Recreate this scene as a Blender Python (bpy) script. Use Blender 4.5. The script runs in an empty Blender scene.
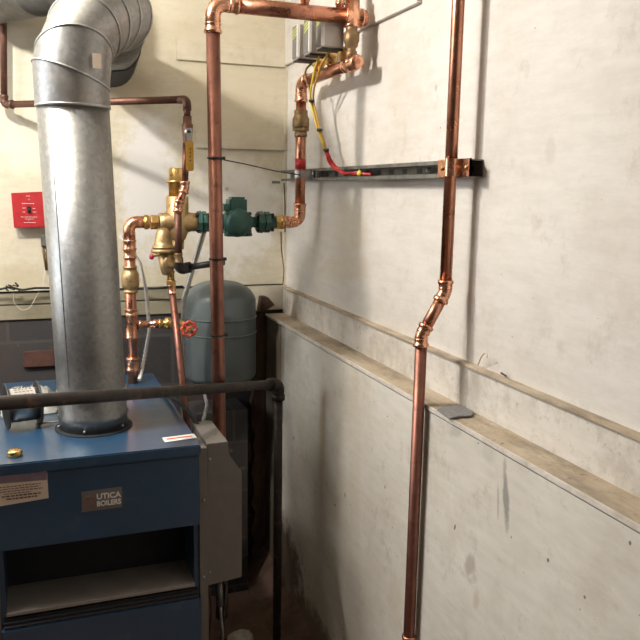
import bpy, bmesh, math, random
from mathutils import Vector, Matrix
random.seed(7)
V = Vector
S = bpy.context.scene
COL = S.collection

# ------------------------------------------------------------------ camera
F = 770.0
H = 1.6
Yc = V((30-320, 320-186, -F)).normalized()
Xc = V((2470-320, 320-224, -F)); Xc = (Xc - Yc*Xc.dot(Yc)).normalized()
Zc = Xc.cross(Yc)
CAMP = V((0, 0, H))
def ray(px, py):
    d = V((px-320, 320-py, -F))
    return V((Xc.dot(d), Yc.dot(d), Zc.dot(d)))
def PY(px, py, y):
    d = ray(px, py); return CAMP + d*(y/d.y)
def PX(px, py, x):
    d = ray(px, py); return CAMP + d*(x/d.x)
def PZ(px, py, z):
    d = ray(px, py); return CAMP + d*((z-H)/d.z)
cam = bpy.data.cameras.new('camera')
cam.sensor_width = 36; cam.lens = F/640*36; cam.clip_start = 0.02
camo = bpy.data.objects.new('camera', cam); COL.objects.link(camo)
M3 = Matrix((Xc, Yc, Zc))
camo.matrix_world = Matrix.Translation(CAMP) @ M3.to_4x4()
S.camera = camo

# ------------------------------------------------------------------ materials
def newmat(name):
    m = bpy.data.materials.new(name); m.use_nodes = True
    nt = m.node_tree; nt.nodes.clear()
    out = nt.nodes.new('ShaderNodeOutputMaterial'); b = nt.nodes.new('ShaderNodeBsdfPrincipled')
    nt.links.new(b.outputs[0], out.inputs[0])
    return m, nt, b
def node(nt, t, **kw):
    n = nt.nodes.new(t)
    for k, v in kw.items(): setattr(n, k, v)
    return n
def noise(nt, scale, detail=4, rough=.6, vec=None, stretch=None):
    tc = node(nt, 'ShaderNodeNewGeometry')
    src = tc.outputs['Position']
    if stretch:
        mp = node(nt, 'ShaderNodeMapping'); mp.inputs['Scale'].default_value = stretch
        nt.links.new(src, mp.inputs[0]); src = mp.outputs[0]
    n = node(nt, 'ShaderNodeTexNoise'); n.inputs['Scale'].default_value = scale
    n.inputs['Detail'].default_value = detail; n.inputs['Roughness'].default_value = rough
    nt.links.new(src, n.inputs['Vector'])
    return n.outputs['Fac']
def ramp(nt, fac, stops):
    r = node(nt, 'ShaderNodeValToRGB')
    e = r.color_ramp.elements
    while len(e) < len(stops): e.new(.5)
    for el, (p, c) in zip(e, stops):
        el.position = p; el.color = (*c, 1) if len(c) == 3 else c
    nt.links.new(fac, r.inputs[0]); return r.outputs[0]
def mathn(nt, op, a, b=None, c=None, clamp=False):
    n = node(nt, 'ShaderNodeMath', operation=op); n.use_clamp = clamp
    for i, x in enumerate((a, b, c)):
        if x is None: continue
        if isinstance(x, (int, float)): n.inputs[i].default_value = x
        else: nt.links.new(x, n.inputs[i])
    return n.outputs[0]
def mix(nt, fac, a, b, mode='MIX'):
    n = node(nt, 'ShaderNodeMix', data_type='RGBA', blend_type=mode)
    for idx, x in ((0, fac), (6, a), (7, b)):
        if isinstance(x, (int, float)): n.inputs[idx].default_value = x
        elif isinstance(x, tuple): n.inputs[idx].default_value = (*x, 1)
        else: nt.links.new(x, n.inputs[idx])
    return n.outputs[2]
def bump(nt, b, h, strength=.3, dist=.002):
    n = node(nt, 'ShaderNodeBump'); n.inputs['Strength'].default_value = strength
    n.inputs['Distance'].default_value = dist
    nt.links.new(h, n.inputs['Height']); nt.links.new(n.outputs[0], b.inputs['Normal'])

def simple(name, c1, c2=None, scale=30, metal=0, rough=.5, r2=None, bmp=0, stretch=None, lo=.35, hi=.65):
    m, nt, b = newmat(name)
    b.inputs['Metallic'].default_value = metal; b.inputs['Roughness'].default_value = rough
    f = noise(nt, scale, stretch=stretch)
    nt.links.new(ramp(nt, f, [(lo, c1), (hi, c2 or tuple(min(1, x*1.15) for x in c1))]), b.inputs['Base Color'])
    if r2 is not None:
        nt.links.new(ramp(nt, noise(nt, scale*1.7), [(.3, (rough,)*3), (.7, (r2,)*3)]), b.inputs['Roughness'])
    if bmp: bump(nt, b, noise(nt, scale*4), bmp, .001)
    return m

M = {}
def three(name, c1, c2, c3, s1, s2, metal, rough, r2, bmp=.05):
    m, nt, b = newmat(name)
    a = ramp(nt, noise(nt, s1), [(.38, c1), (.62, c2)])
    k = ramp(nt, noise(nt, s2, 6, .7), [(.56, (0, 0, 0)), (.68, (1, 1, 1))])
    nt.links.new(mix(nt, k, a, c3), b.inputs['Base Color'])
    nt.links.new(ramp(nt, noise(nt, s1*2.3), [(.3, (rough,)*3), (.7, (r2,)*3)]), b.inputs['Roughness'])
    b.inputs['Metallic'].default_value = metal
    if bmp: bump(nt, b, noise(nt, 120), bmp, .0006)
    return m
M['copper'] = three('copper', (.56, .27, .175), (.43, .195, .13), (.26, .12, .085), 14, 26, 1, .24, .40)
M['copper_bright'] = three('copper_fitting', (.80, .43, .28), (.68, .34, .22), (.42, .2, .13), 22, 34, 1, .2, .36)
M['copper_dull'] = three('copper_dull', (.27, .12, .085), (.20, .085, .065), (.14, .06, .05), 12, 30, .8, .34, .5)
M['copper_brown'] = three('copper_brown', (.16, .075, .05), (.11, .055, .04), (.2, .1, .06), 16, 40, .6, .4, .6)
M['brass'] = three('brass', (.74, .50, .20), (.56, .36, .13), (.28, .18, .07), 30, 45, 1, .24, .42)
M['bronze'] = three('bronze', (.52, .37, .19), (.40, .28, .14), (.22, .15, .08), 25, 45, .85, .38, .55, .12)
M['bronze_dark'] = three('bronze_dark', (.33, .22, .11), (.24, .16, .09), (.14, .1, .06), 30, 45, .7, .4, .6, .1)
M['iron_green'] = three('green_iron', (.032, .105, .085), (.025, .085, .07), (.055, .14, .115), 20, 50, 0, .35, .5, .2)
M['black_iron'] = three('black_iron', (.045, .034, .03), (.03, .025, .023), (.11, .06, .04), 20, 30, .45, .45, .65, .25)
M['black'] = simple('black_plastic', (.012, .012, .013), (.02, .02, .02), rough=.45)
M['steel'] = simple('zinc_steel', (.36, .37, .37), (.5, .5, .49), 40, 1, .35, .5)
M['galv_dull'] = simple('grey_galvanised', (.15, .15, .142), (.24, .24, .225), 30, .7, .45, .6)
M['duct_dark'] = simple('dark_galvanised', (.075, .073, .068), (.13, .125, .115), 14, .5, .5, .65)
M['red'] = simple('red_paint', (.38, .022, .028), (.45, .03, .035), 40, 0, .35)
M['red_tape'] = simple('red_tape', (.45, .02, .03), (.55, .03, .03), 40, 0, .4)
M['orange'] = simple('orange_paint', (.60, .11, .05), (.5, .07, .04), 60, 0, .4)
M['yellow'] = simple('yellow_coating', (.55, .30, .035), (.45, .24, .03), 40, 0, .45)
M['yellow_bright'] = simple('yellow_plastic', (.75, .6, .08), (.7, .5, .06), 40, 0, .45)
M['lime'] = simple('lime_ink', (.55, .62, .10), (.5, .55, .08), 40, 0, .5)
M['white'] = simple('white_plastic', (.72, .71, .68), (.8, .79, .76), 40, 0, .45)
M['paper'] = simple('paper', (.80, .76, .70), (.85, .8, .75), 40, 0, .7)
M['paper_tan'] = simple('tan_label', (.66, .54, .44), (.72, .60, .50), 40, 0, .6)
M['purple_ink'] = simple('violet_ink', (.20, .15, .20), (.24, .18, .23), 40, 0, .6)
M['ink'] = simple('brown_ink', (.10, .05, .05), (.14, .07, .06), 40, 0, .6)
M['tank'] = simple('grey_enamel', (.095, .115, .118), (.115, .137, .14), 12, 0, .38, .5, .05)
M['box_grey'] = simple('grey_powder_coat', (.15, .138, .125), (.17, .155, .14), 30, 0, .45, .55)
M['relay_grey'] = simple('relay_grey', (.50, .47, .45), (.55, .52, .50), 30, .2, .4)
M['relay_dark'] = simple('relay_label', (.12, .11, .115), (.18, .17, .17), 60, 0, .4)
M['badge'] = simple('badge_plate', (.17, .16, .155), (.20, .18, .17), 60, .3, .4)
M['badge_red'] = simple('badge_emblem', (.22, .11, .10), (.24, .12, .11), 60, .3, .4)
M['green_cord'] = simple('green_plastic', (.12, .42, .10), (.16, .5, .14), 60, 0, .5)
M['rubble'] = simple('pale_rubble', (.42, .38, .33), (.55, .52, .46), 60, 0, .9, None, .6)
M['slate'] = simple('slate', (.15, .15, .155), (.24, .235, .23), 90, 0, .85, None, .4)  # mottled grey for the ledge patch and the hanging tube
M['wood_dark'] = simple('dark_rotten_wood', (.055, .03, .02), (.14, .09, .06), 20, 0, .85, None, .5, (1, 1, .2))
M['rust'] = simple('rusty_brown', (.075, .035, .028), (.11, .05, .036), 30, 0, .8, None, .4)
M['shelf'] = simple('dusty_burner_tray', (.26, .235, .22), (.30, .27, .25), 14, .1, .6)
M['dark_in'] = simple('matt_black_and_shade', (.012, .014, .018), (.02, .02, .025), 14, 0, .8)  # matt black; also paints the dark void inside the burner slot
M['navy'] = simple('navy_ink', (.02, .04, .12), (.03, .05, .14), 14, 0, .4)

def mk_galv():
    m, nt, b = newmat('galvanised_steel')
    tc = node(nt, 'ShaderNodeNewGeometry')
    vo = node(nt, 'ShaderNodeTexVoronoi'); vo.inputs['Scale'].default_value = 95
    nt.links.new(tc.outputs['Position'], vo.inputs['Vector'])
    sp = node(nt, 'ShaderNodeSeparateColor'); nt.links.new(vo.outputs['Color'], sp.inputs[0])
    a = ramp(nt, sp.outputs[0], [(.1, (.25, .255, .257)), (.9, (.31, .31, .305))])
    k = ramp(nt, noise(nt, 8, 5), [(.55, (0, 0, 0)), (.75, (.55, .55, .55))])
    c = mix(nt, k, a, (.42, .35, .29))
    st = ramp(nt, noise(nt, 26, 5, stretch=(1, 1, .25)), [(.60, (0, 0, 0)), (.72, (.4, .4, .4))])
    c = mix(nt, st, c, (.36, .31, .26))
    nt.links.new(c, b.inputs['Base Color'])
    b.inputs['Metallic'].default_value = .9
    nt.links.new(ramp(nt, sp.outputs[1], [(0, (.38,)*3), (1, (.46,)*3)]), b.inputs['Roughness'])
    bump(nt, b, noise(nt, 14, 3), .12, .004)
    return m
M['galv'] = mk_galv()

def mk_blue():
    m, nt, b = newmat('blue_enamel')
    a = ramp(nt, noise(nt, 5, 4), [(.35, (.015, .056, .120)), (.65, (.018, .064, .135))])
    k = ramp(nt, noise(nt, 9, 6, .7), [(.56, (0, 0, 0)), (.74, (.35, .35, .35))])
    nt.links.new(mix(nt, k, a, (.14, .16, .17)), b.inputs['Base Color'])
    nt.links.new(ramp(nt, noise(nt, 7), [(.3, (.30,)*3), (.7, (.42,)*3)]), b.inputs['Roughness'])
    b.inputs['Coat Weight'].default_value = .8; b.inputs['Coat Roughness'].default_value = .22; b.inputs['Coat IOR'].default_value = 1.6
    return m
M['blue'] = mk_blue()

def ellipse_mask(nt, axes, c, r, rot=0, soft=.5, wob=None):
    """soft mask around a point on the wall, in world metres"""
    tc = node(nt, 'ShaderNodeNewGeometry'); sx = node(nt, 'ShaderNodeSeparateXYZ')
    nt.links.new(tc.outputs['Position'], sx.inputs[0])
    u = mathn(nt, 'SUBTRACT', sx.outputs[axes[0]], c[0]); v = mathn(nt, 'SUBTRACT', sx.outputs[axes[1]], c[1])
    cs, sn = math.cos(rot), math.sin(rot)
    u2 = mathn(nt, 'ADD', mathn(nt, 'MULTIPLY', u, cs/r[0]), mathn(nt, 'MULTIPLY', v, sn/r[0]))
    v2 = mathn(nt, 'ADD', mathn(nt, 'MULTIPLY', u, -sn/r[1]), mathn(nt, 'MULTIPLY', v, cs/r[1]))
    d = mathn(nt, 'SQRT', mathn(nt, 'ADD', mathn(nt, 'MULTIPLY', u2, u2), mathn(nt, 'MULTIPLY', v2, v2)))
    if wob is not None:
        d = mathn(nt, 'ADD', d, mathn(nt, 'MULTIPLY', mathn(nt, 'SUBTRACT', wob, .5), 1.4))
    return mathn(nt, 'DIVIDE', mathn(nt, 'SUBTRACT', 1, d), soft, clamp=True)

def mk_wall(name, base, light, stain, amt=.5, speck=.5, rough=.7, spots=(), axes=(1, 2), sc=1.0, streak=(1, 1, .8)):
    m, nt, b = newmat(name)
    a = ramp(nt, noise(nt, 2.2*sc, 5, .55), [(.35, base), (.68, light)])
    k = ramp(nt, noise(nt, 3.3*sc, 8, .68, stretch=streak), [(.47, (0, 0, 0)), (.74, (amt,)*3)])
    c = mix(nt, k, a, stain)
    k2 = ramp(nt, noise(nt, 12*sc, 8, .75), [(.56, (0, 0, 0)), (.68, (amt*.7,)*3)])
    c = mix(nt, k2, c, tuple(x*.8 for x in stain))
    # small chips and nail marks
    k3 = ramp(nt, noise(nt, 60, 2, .4), [(.775, (0, 0, 0)), (.80, (speck,)*3)])
    c = mix(nt, k3, c, (.13, .11, .09))
    k4 = ramp(nt, noise(nt, 16, 3, .5, stretch=(1, .7, 1.5)), [(.76, (0, 0, 0)), (.80, (speck*.6,)*3)])
    c = mix(nt, k4, c, (.30, .28, .26))
    wob = noise(nt, 22, 4, .7)
    brush = ramp(nt, noise(nt, 9, 8, .75, stretch=((1, 1, 5) if axes[0] == 1 else (1, 1, 4))), [(.34, (.86, .85, .83)), (.60, (1, 1, 1))])
    c = mix(nt, .75, c, brush, 'MULTIPLY')
    k5 = ramp(nt, noise(nt, 75, 6, .8), [(.63, (0, 0, 0)), (.74, (speck*.5,)*3)])
    c = mix(nt, k5, c, (.33, .29, .24))
    for (cc, rr, rot, col, op) in spots:
        e = ellipse_mask(nt, axes, cc, rr, rot, .45, wob)
        c = mix(nt, mathn(nt, 'MULTIPLY', e, op), c, col)
    nt.links.new(c, b.inputs['Base Color'])
    b.inputs['Roughness'].default_value = rough
    bump(nt, b, noise(nt, 30, 8, .7), .25, .002)
    return m
def q(px, py, x=.873):
    p = PX(px, py, x); return (p.y, p.z)
lower_spots = [
    (q(506, 497), (.012, .075), -.15, (.22, .21, .20), .8),
    (q(498, 500), (.005, .05), -.1, (.30, .29, .27), .6),
    (q(470, 565), (.022, .034), .4, (.36, .32, .27), .75),
    (q(476, 600), (.016, .03), .1, (.45, .36, .28), .5),
    (q(455, 431), (.035, .022), -.5, (.33, .31, .28), .5),
    (q(488, 450), (.030, .028), 0, (.40, .37, .32), .35),
    (q(455, 527), (.004, .010), .3, (.08, .08, .07), .9),
    (q(548, 560), (.005, .006), .3, (.10, .10, .09), .9),
    (q(630, 543), (.004, .005), .3, (.08, .08, .07), .9),
    (q(294, 438), (.008, .010), .3, (.16, .15, .12), .8),
    (q(322, 440), (.030, .30), 0, (.50, .41, .26), .45),  # tan band: riser and flue shadow painted in with the wall stain
    (q(355, 470), (.050, .30), 0, (.50, .45, .33), .25),  # wider, fainter band of the same painted-in shadow
    ((2.72, .16), (.30, .20), 0, (.13, .085, .06), .92), ((2.35, .05), (.35, .12), 0, (.16, .11, .075), .85), (q(335, 505), (.012, .006), 0, (.22, .17, .12), .8), (q(345, 495), (.007, .010), 0, (.12, .10, .08), .8), (q(385, 487), (.007, .007), 0, (.15, .13, .1), .7),
    
    (q(395, 600), (.06, .10), 0, (.48, .40, .30), .35),
]
upper_spots = [  # wide tan patches have the flue's soft shadow painted in
    (q(305, 110, .965), (.05, .40), 0, (.56, .47, .32), .35),
    (q(350, 230, .965), (.18, .10), 0, (.60, .52, .38), .35),
    (q(345, 268, .965), (.25, .05), -.1, (.58, .50, .36), .4),
    (q(436, 88, .965), (.008, .010), 0, (.30, .30, .30), .5),
    (q(550, 150, .965), (.02, .03), 0, (.55, .50, .46), .5),
    (q(605, 90, .965), (.05, .05), 0, (.62, .58, .54), .5),
    (q(545, 372, .965), (.10, .012), -.1, (.60, .56, .50), .5),
]
M['wall_r'] = mk_wall('painted_board_white', (.64, .61, .57), (.71, .68, .645), (.54, .47, .40), .5, .7, spots=upper_spots)
M['wall_low'] = mk_wall('painted_board_dirty', (.60, .57, .51), (.70, .675, .62), (.46, .40, .31), .7, .9, spots=lower_spots)
M['curb'] = mk_wall('painted_board_grimy', (.61, .57, .515), (.68, .645, .595), (.36, .32, .27), .9, 1, sc=3.5)
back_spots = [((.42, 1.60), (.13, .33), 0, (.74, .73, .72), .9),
              ((.36, 1.93), (.12, .08), 0, (.52, .42, .26), .45),
              ((-.05, 1.27), (.10, .07), 0, (.50, .42, .26), .5),
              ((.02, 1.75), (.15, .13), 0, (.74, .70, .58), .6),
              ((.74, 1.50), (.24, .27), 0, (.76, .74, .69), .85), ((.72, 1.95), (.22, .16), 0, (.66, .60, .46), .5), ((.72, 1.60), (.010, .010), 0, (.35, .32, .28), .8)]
M['wall_b'] = mk_wall('painted_panel_cream', (.63, .57, .43), (.69, .645, .52), (.52, .44, .28), .45, .35, spots=back_spots, axes=(0, 2))
M['board_b'] = mk_wall('painted_plank_cream', (.64, .59, .46), (.70, .65, .53), (.46, .39, .26), .5, .8, axes=(0, 2), sc=1.6)
M['board_low'] = mk_wall('painted_plank_olive', (.28, .255, .175), (.36, .33, .24), (.18, .15, .10), .6, .6, axes=(0, 2), sc=2)
M['ply'] = mk_wall('bare_board_dusty', (.42, .34, .24), (.52, .44, .34), (.17, .14, .11), 1, 1, sc=5, streak=(1, .3, 1))
M['wall_strip'] = mk_wall('bare_board_tan', (.22, .18, .135), (.27, .22, .165), (.12, .09, .07), .6, .4)
M['plain'] = mk_wall('plaster_plain', (.60, .56, .48), (.66, .62, .54), (.5, .45, .38), .3, .2)
M['dim'] = mk_wall('unseen_wall_dark', (.16, .14, .12), (.22, .19, .16), (.08, .07, .06), .5, .3)  # unseen walls, made dark to cut light bounced onto the boiler front
M['floor'] = mk_wall('dirty_concrete', (.115, .065, .045), (.17, .10, .07), (.05, .035, .03), .8, .6, .9, sc=3, streak=(1, 1, 1))

def mk_block():
    m, nt, b = newmat('dark_painted_block')
    tc = node(nt, 'ShaderNodeNewGeometry'); mp = node(nt, 'ShaderNodeMapping')
    mp.inputs['Rotation'].default_value = (math.radians(-90), 0, 0)
    nt.links.new(tc.outputs['Position'], mp.inputs[0])
    br = node(nt, 'ShaderNodeTexBrick')
    br.inputs['Scale'].default_value = 1; br.inputs['Brick Width'].default_value = .40
    br.inputs['Row Height'].default_value = .20; br.inputs['Mortar Size'].default_value = .006
    br.inputs['Color1'].default_value = (.040, .038, .040, 1); br.inputs['Color2'].default_value = (.055, .052, .052, 1)
    br.inputs['Mortar'].default_value = (.075, .07, .066, 1)
    mp.inputs['Location'].default_value = (.1, -.03, 0)
    nt.links.new(mp.outputs[0], br.inputs['Vector'])
    c = mix(nt, ramp(nt, noise(nt, 7, 6), [(.52, (0, 0, 0)), (.7, (.7,)*3)]), br.outputs['Color'], (.085, .05, .04))
    c = mix(nt, ramp(nt, noise(nt, 18, 6), [(.64, (0, 0, 0)), (.7, (.5,)*3)]), c, (.20, .16, .12))
    nt.links.new(c, b.inputs['Base Color']); b.inputs['Roughness'].default_value = .85
    bump(nt, b, noise(nt, 60, 8, .7), .6, .004)
    return m
M['block'] = mk_block()

def mk_plastic():
    m, nt, b = newmat('crinkled_clear_plastic')
    b.inputs['Base Color'].default_value = (.72, .72, .68, 1); b.inputs['Roughness'].default_value = .25
    b.inputs['Transmission Weight'].default_value = .35
    bump(nt, b, noise(nt, 35, 4), .9, .008)
    return m
M['plastic'] = mk_plastic()

# ------------------------------------------------------------------ mesh helpers
def basis(d):
    d = V(d).normalized()
    a = V((0, 0, 1)) if abs(d.z) < .9 else V((1, 0, 0))
    u = d.cross(a).normalized(); return d, u, d.cross(u)
def BM(): return bmesh.new()
def fillet(pts, rad, seg=7):
    pts = [V(p) for p in pts]; out = [pts[0]]
    for i in range(1, len(pts)-1):
        a, b, c = pts[i-1], pts[i], pts[i+1]
        r = rad[i-1] if isinstance(rad, (list, tuple)) else rad
        d1 = (a-b).normalized(); d2 = (c-b).normalized()
        ang = d1.angle(d2, math.pi)
        if r <= 0 or ang > math.pi-.02: out.append(b); continue
        t = min(r/math.tan(ang/2), (a-b).length*.48, (c-b).length*.48); r2 = t*math.tan(ang/2)
        cen = b + (d1+d2).normalized()*(r2/math.sin(ang/2))
        p0, p1 = b+d1*t - cen, b+d2*t - cen
        tot = p0.angle(p1); ax = p0.cross(p1).normalized()
        for k in range(seg+1):
            out.append(cen + Matrix.Rotation(tot*k/seg, 3, ax) @ p0)
    out.append(pts[-1]); return out
def sweep(bm, pts, r, n=20, caps=True):
    pts = [V(p) for p in pts]; m = len(pts)
    rs = r if isinstance(r, (list, tuple)) else [r]*m
    tang = []
    for i in range(m):
        t = V((0, 0, 0))
        if i > 0: t += (pts[i]-pts[i-1]).normalized()
        if i < m-1: t += (pts[i+1]-pts[i]).normalized()
        tang.append(t.normalized())
    _, u, _ = basis(tang[0]); rings = []
    for i in range(m):
        u = (u - tang[i]*u.dot(tang[i])).normalized(); w = tang[i].cross(u)
        rings.append([bm.verts.new(pts[i] + (u*math.cos(2*math.pi*k/n) + w*math.sin(2*math.pi*k/n))*rs[i]) for k in range(n)])
    for i in range(m-1):
        for k in range(n):
            f = bm.faces.new((rings[i][k], rings[i][(k+1) % n], rings[i+1][(k+1) % n], rings[i+1][k])); f.smooth = True
    if caps:
        bm.faces.new(rings[0][::-1]); bm.faces.new(rings[-1])
    return bm
def lathe(bm, o, d, prof, n=24, caps=True, smooth=True):
    """prof: list of (distance along d, radius)"""
    o = V(o); d, u, w = basis(d); rings = []
    for t, r in prof:
        r = max(r, 1e-5)
        rings.append([bm.verts.new(o + d*t + (u*math.cos(2*math.pi*k/n) + w*math.sin(2*math.pi*k/n))*r) for k in range(n)])
    for i in range(len(rings)-1):
        for k in range(n):
            f = bm.faces.new((rings[i][k], rings[i][(k+1) % n], rings[i+1][(k+1) % n], rings[i+1][k])); f.smooth = smooth
    if caps:
        bm.faces.new(rings[0][::-1]); bm.faces.new(rings[-1])
    return bm
def box(bm, c, s, bev=0, rot=None, seg=2):
    t = bmesh.new()
    bmesh.ops.create_cube(t, size=1)
    for v in t.verts: v.co = V((v.co.x*s[0], v.co.y*s[1], v.co.z*s[2]))
    if bev: bmesh.ops.bevel(t, geom=t.edges[:], offset=bev, segments=seg, affect='EDGES')
    R_ = rot or Matrix.Identity(3)
    mp = {}
    for v in t.verts: mp[v.index] = bm.verts.new(R_ @ v.co + V(c))
    t.verts.index_update()
    for f in t.faces: bm.faces.new([mp[v.index] for v in f.verts])
    t.free(); return bm
def bounds(bm, lo, hi, bev=0):
    lo, hi = V(lo), V(hi); return box(bm, (lo+hi)/2, hi-lo, bev)
def prism(bm, poly, vec, bev=0):
    """poly: 3-D outline, extruded along vec"""
    t = bmesh.new(); vec = V(vec)
    a = [t.verts.new(V(p)) for p in poly]; b = [t.verts.new(V(p)+vec) for p in poly]; n = len(poly)
    t.faces.new(a); t.faces.new(b[::-1])
    for i in range(n): t.faces.new((a[(i+1) % n], a[i], b[i], b[(i+1) % n]))
    bmesh.ops.recalc_face_normals(t, faces=t.faces[:])
    if bev: bmesh.ops.bevel(t, geom=t.edges[:], offset=bev, segments=2, affect='EDGES')
    t.verts.index_update(); mp = {v.index: bm.verts.new(v.co) for v in t.verts}
    for f in t.faces: bm.faces.new([mp[v.index] for v in f.verts])
    t.free(); return bm
ORIG = {}
def obj(name, bm, mat, parent=None, label=None):
    """mesh is given in world coordinates; its origin goes to its parent's, or to its own foot"""
    bmesh.ops.recalc_face_normals(bm, faces=bm.faces[:])
    if parent is not None: o0 = ORIG[parent.name]
    else:
        xs = [v.co for v in bm.verts]
        o0 = V((sum(c.x for c in xs)/len(xs), sum(c.y for c in xs)/len(xs), min(c.z for c in xs)))
    for v in bm.verts: v.co -= o0
    me = bpy.data.meshes.new(name); bm.to_mesh(me); bm.free(); me.materials.append(M[mat])
    o = bpy.data.objects.new(name, me); COL.objects.link(o)
    if parent is not None: o.parent = parent
    else: o.location = o0
    ORIG[o.name] = o0
    if label: o['label'] = label
    return o
def thing(name, label, cat, loc, group=None):
    o = bpy.data.objects.new(name, None); COL.objects.link(o); o.location = loc
    o.empty_display_size = .05
    ORIG[o.name] = V(loc); o['label'] = label; o['category'] = cat
    if group: o['group'] = group
    return o
def tag(o, label, cat, group=None):
    o['label'] = label; o['category'] = cat
    if group: o['group'] = group
    return o
def struct(name, bm, mat, parent=None):
    o = obj(name, bm, mat, parent)
    if parent is None: o['kind'] = 'structure'
    return o
X_, Y_, Z_ = V((1, 0, 0)), V((0, 1, 0)), V((0, 0, 1))
def fit(bm, c, d, L, r, n=24, k=1.12, bead=1.24):
    """press fitting sleeve with a raised bead at each end"""
    d = V(d).normalized(); o = V(c) - d*L/2; b = min(L*.16, .007)
    prof = [(0, r*1.02), (0, r*bead*.97), (b*.5, r*bead), (b, r*bead*.97), (b*1.3, r*k)]
    prof += [(L - t, rr) for t, rr in prof[::-1]]
    return lathe(bm, o, d, prof, n)
def bend(bm, a, corner, b, r, rad, bead=True):
    """elbow from a through corner to b: a swept bend with sleeves at both mouths"""
    a, corner, b = V(a), V(corner), V(b)
    sweep(bm, fillet([a, corner, b], rad, 10), r*1.1, 24)
    if bead:
        for p, q_ in ((a, corner), (b, corner)):
            d = (V(q_)-V(p)).normalized()
            lathe(bm, p, d, [(-.004, r*1.05), (-.003, r*1.26), (.002, r*1.28), (.006, r*1.22), (.009, r*1.12), (.018, r*1.12), (.02, r*1.18), (.023, r*1.12)], 24)
    return bm
def hexnut(bm, o, d, L, r):
    return lathe(bm, o, d, [(0, r*.92), (L*.08, r), (L*.92, r), (L, r*.92)], 6, smooth=False)

# ------------------------------------------------------------------ room shell
XR = .965; XL = -1.9; YB = 3.0; YF = -1.7; HC = 2.62; XLOW = .873
ZL, ZT = 1.10, 1.21
b = BM(); bounds(b, (XL-.1, YF-.1, -.08), (XR+.2, YB+.2, 0)); struct('floor', b, 'floor')
b = BM(); bounds(b, (XL-.1, YF-.1, HC), (XR+.2, YB+.2, HC+.08)); struct('ceiling', b, 'plain')
b = BM(); bounds(b, (XL-.1, YF-.1, 0), (XL, YB+.1, HC)); struct('wall_left', b, 'dim')
b = BM(); bounds(b, (XL, YF-.1, 0), (XR, YF, HC)); struct('wall_front', b, 'dim')
# back wall: dark painted block low, cream panel above
b = BM(); bounds(b, (XL, YB, 0), (XR, YB+.1, 1.115)); struct('wall_back', b, 'block')
b = BM(); bounds(b, (XL, YB-.012, 1.222), (XR, YB+.1, HC)); struct('wall_back_upper', b, 'wall_b')
b = BM()
bounds(b, (XL, YB-.004, 1.172), (.60, YB+.09, 1.214), .002)
bounds(b, (XL, YB-.008, 1.115), (.60, YB+.09, 1.168), .002)
struct('trim_1', b, 'board_low')
b = BM(); bounds(b, (.60, YB-.006, 1.115), (XR, YB+.09, 1.217)); struct('trim_2', b, 'board_b')
# raised planks on the cream panel
def plank(x0, x1, z0, z1, n_):
    b = BM(); bounds(b, (x0, YB-.024, z0), (x1, YB-.012, z1), .0015); return struct('trim_%d' % n_, b, 'board_b')
plank(.53, .955, 2.071, 2.139, 3)
plank(.60, .955, 1.754, 1.818, 4)
b = BM(); bounds(b, (.548, YB-.017, 1.76), (.553, YB-.012, 1.925)); struct('trim_5', b, 'board_b')
b = BM(); bounds(b, (.953, YB-.02, 1.215), (.965, YB-.012, 2.6)); struct('trim_6', b, 'board_b')
# right wall: upper board face, curb board, ledge, lower face
b = BM(); bounds(b, (XR, YF-.1, ZT), (XR+.1, YB+.1, HC)); struct('wall_right', b, 'wall_r')
b = BM(); bounds(b, (XR-.014, YF, ZL+.006), (XR+.08, YB-.02, ZT)); struct('trim_7', b, 'curb')
b = BM(); bounds(b, (XR-.022, YF, ZT-.004), (XR+.02, YB-.02, ZT+.003), .001); struct('trim_8', b, 'ply')
b = BM(); bounds(b, (XLOW, YF, 0), (XR+.06, 2.75, ZL-.008)); struct('wall_right_lower', b, 'wall_low')
b = BM(); bounds(b, (XLOW+.004, 2.75, 0), (XR+.06, YB, ZL-.008)); struct('wall_right_end', b, 'wall_strip')
b = BM(); bounds(b, (XLOW+.001, YF, ZL-.006), (XR+.05, YB-.04, ZL+.006), .001); struct('trim_9', b, 'ply')
b = BM(); bounds(b, (XLOW-.004, YF, ZL-.004), (XLOW+.002, YB-.04, ZL+.0068), .001); struct('trim_10', b, 'curb')
for nm in ('trim_7', 'trim_8', 'trim_9', 'trim_10', 'wall_right', 'wall_right_lower'):
    o = bpy.data.objects[nm]; oz = o.location
    for v in o.data.vertices:
        z = v.co.z+oz.z; y = v.co.y+oz.y
        if .9 < z < 1.3: v.co.z -= .0075*(3.0-y)
# panel along the top of the right wall
a0 = PX(422, 3, XR); a1 = PX(355, 34, XR)
b = BM(); bounds(b, (XR-.014, a0.y, a0.z), (XR, YB-.02, HC), .001); struct('trim_11', b, 'wall_r')
b = BM(); bounds(b, (XL, YF, 0), (XL+.02, YB, .09)); struct('baseboard_left', b, 'board_b')

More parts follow.
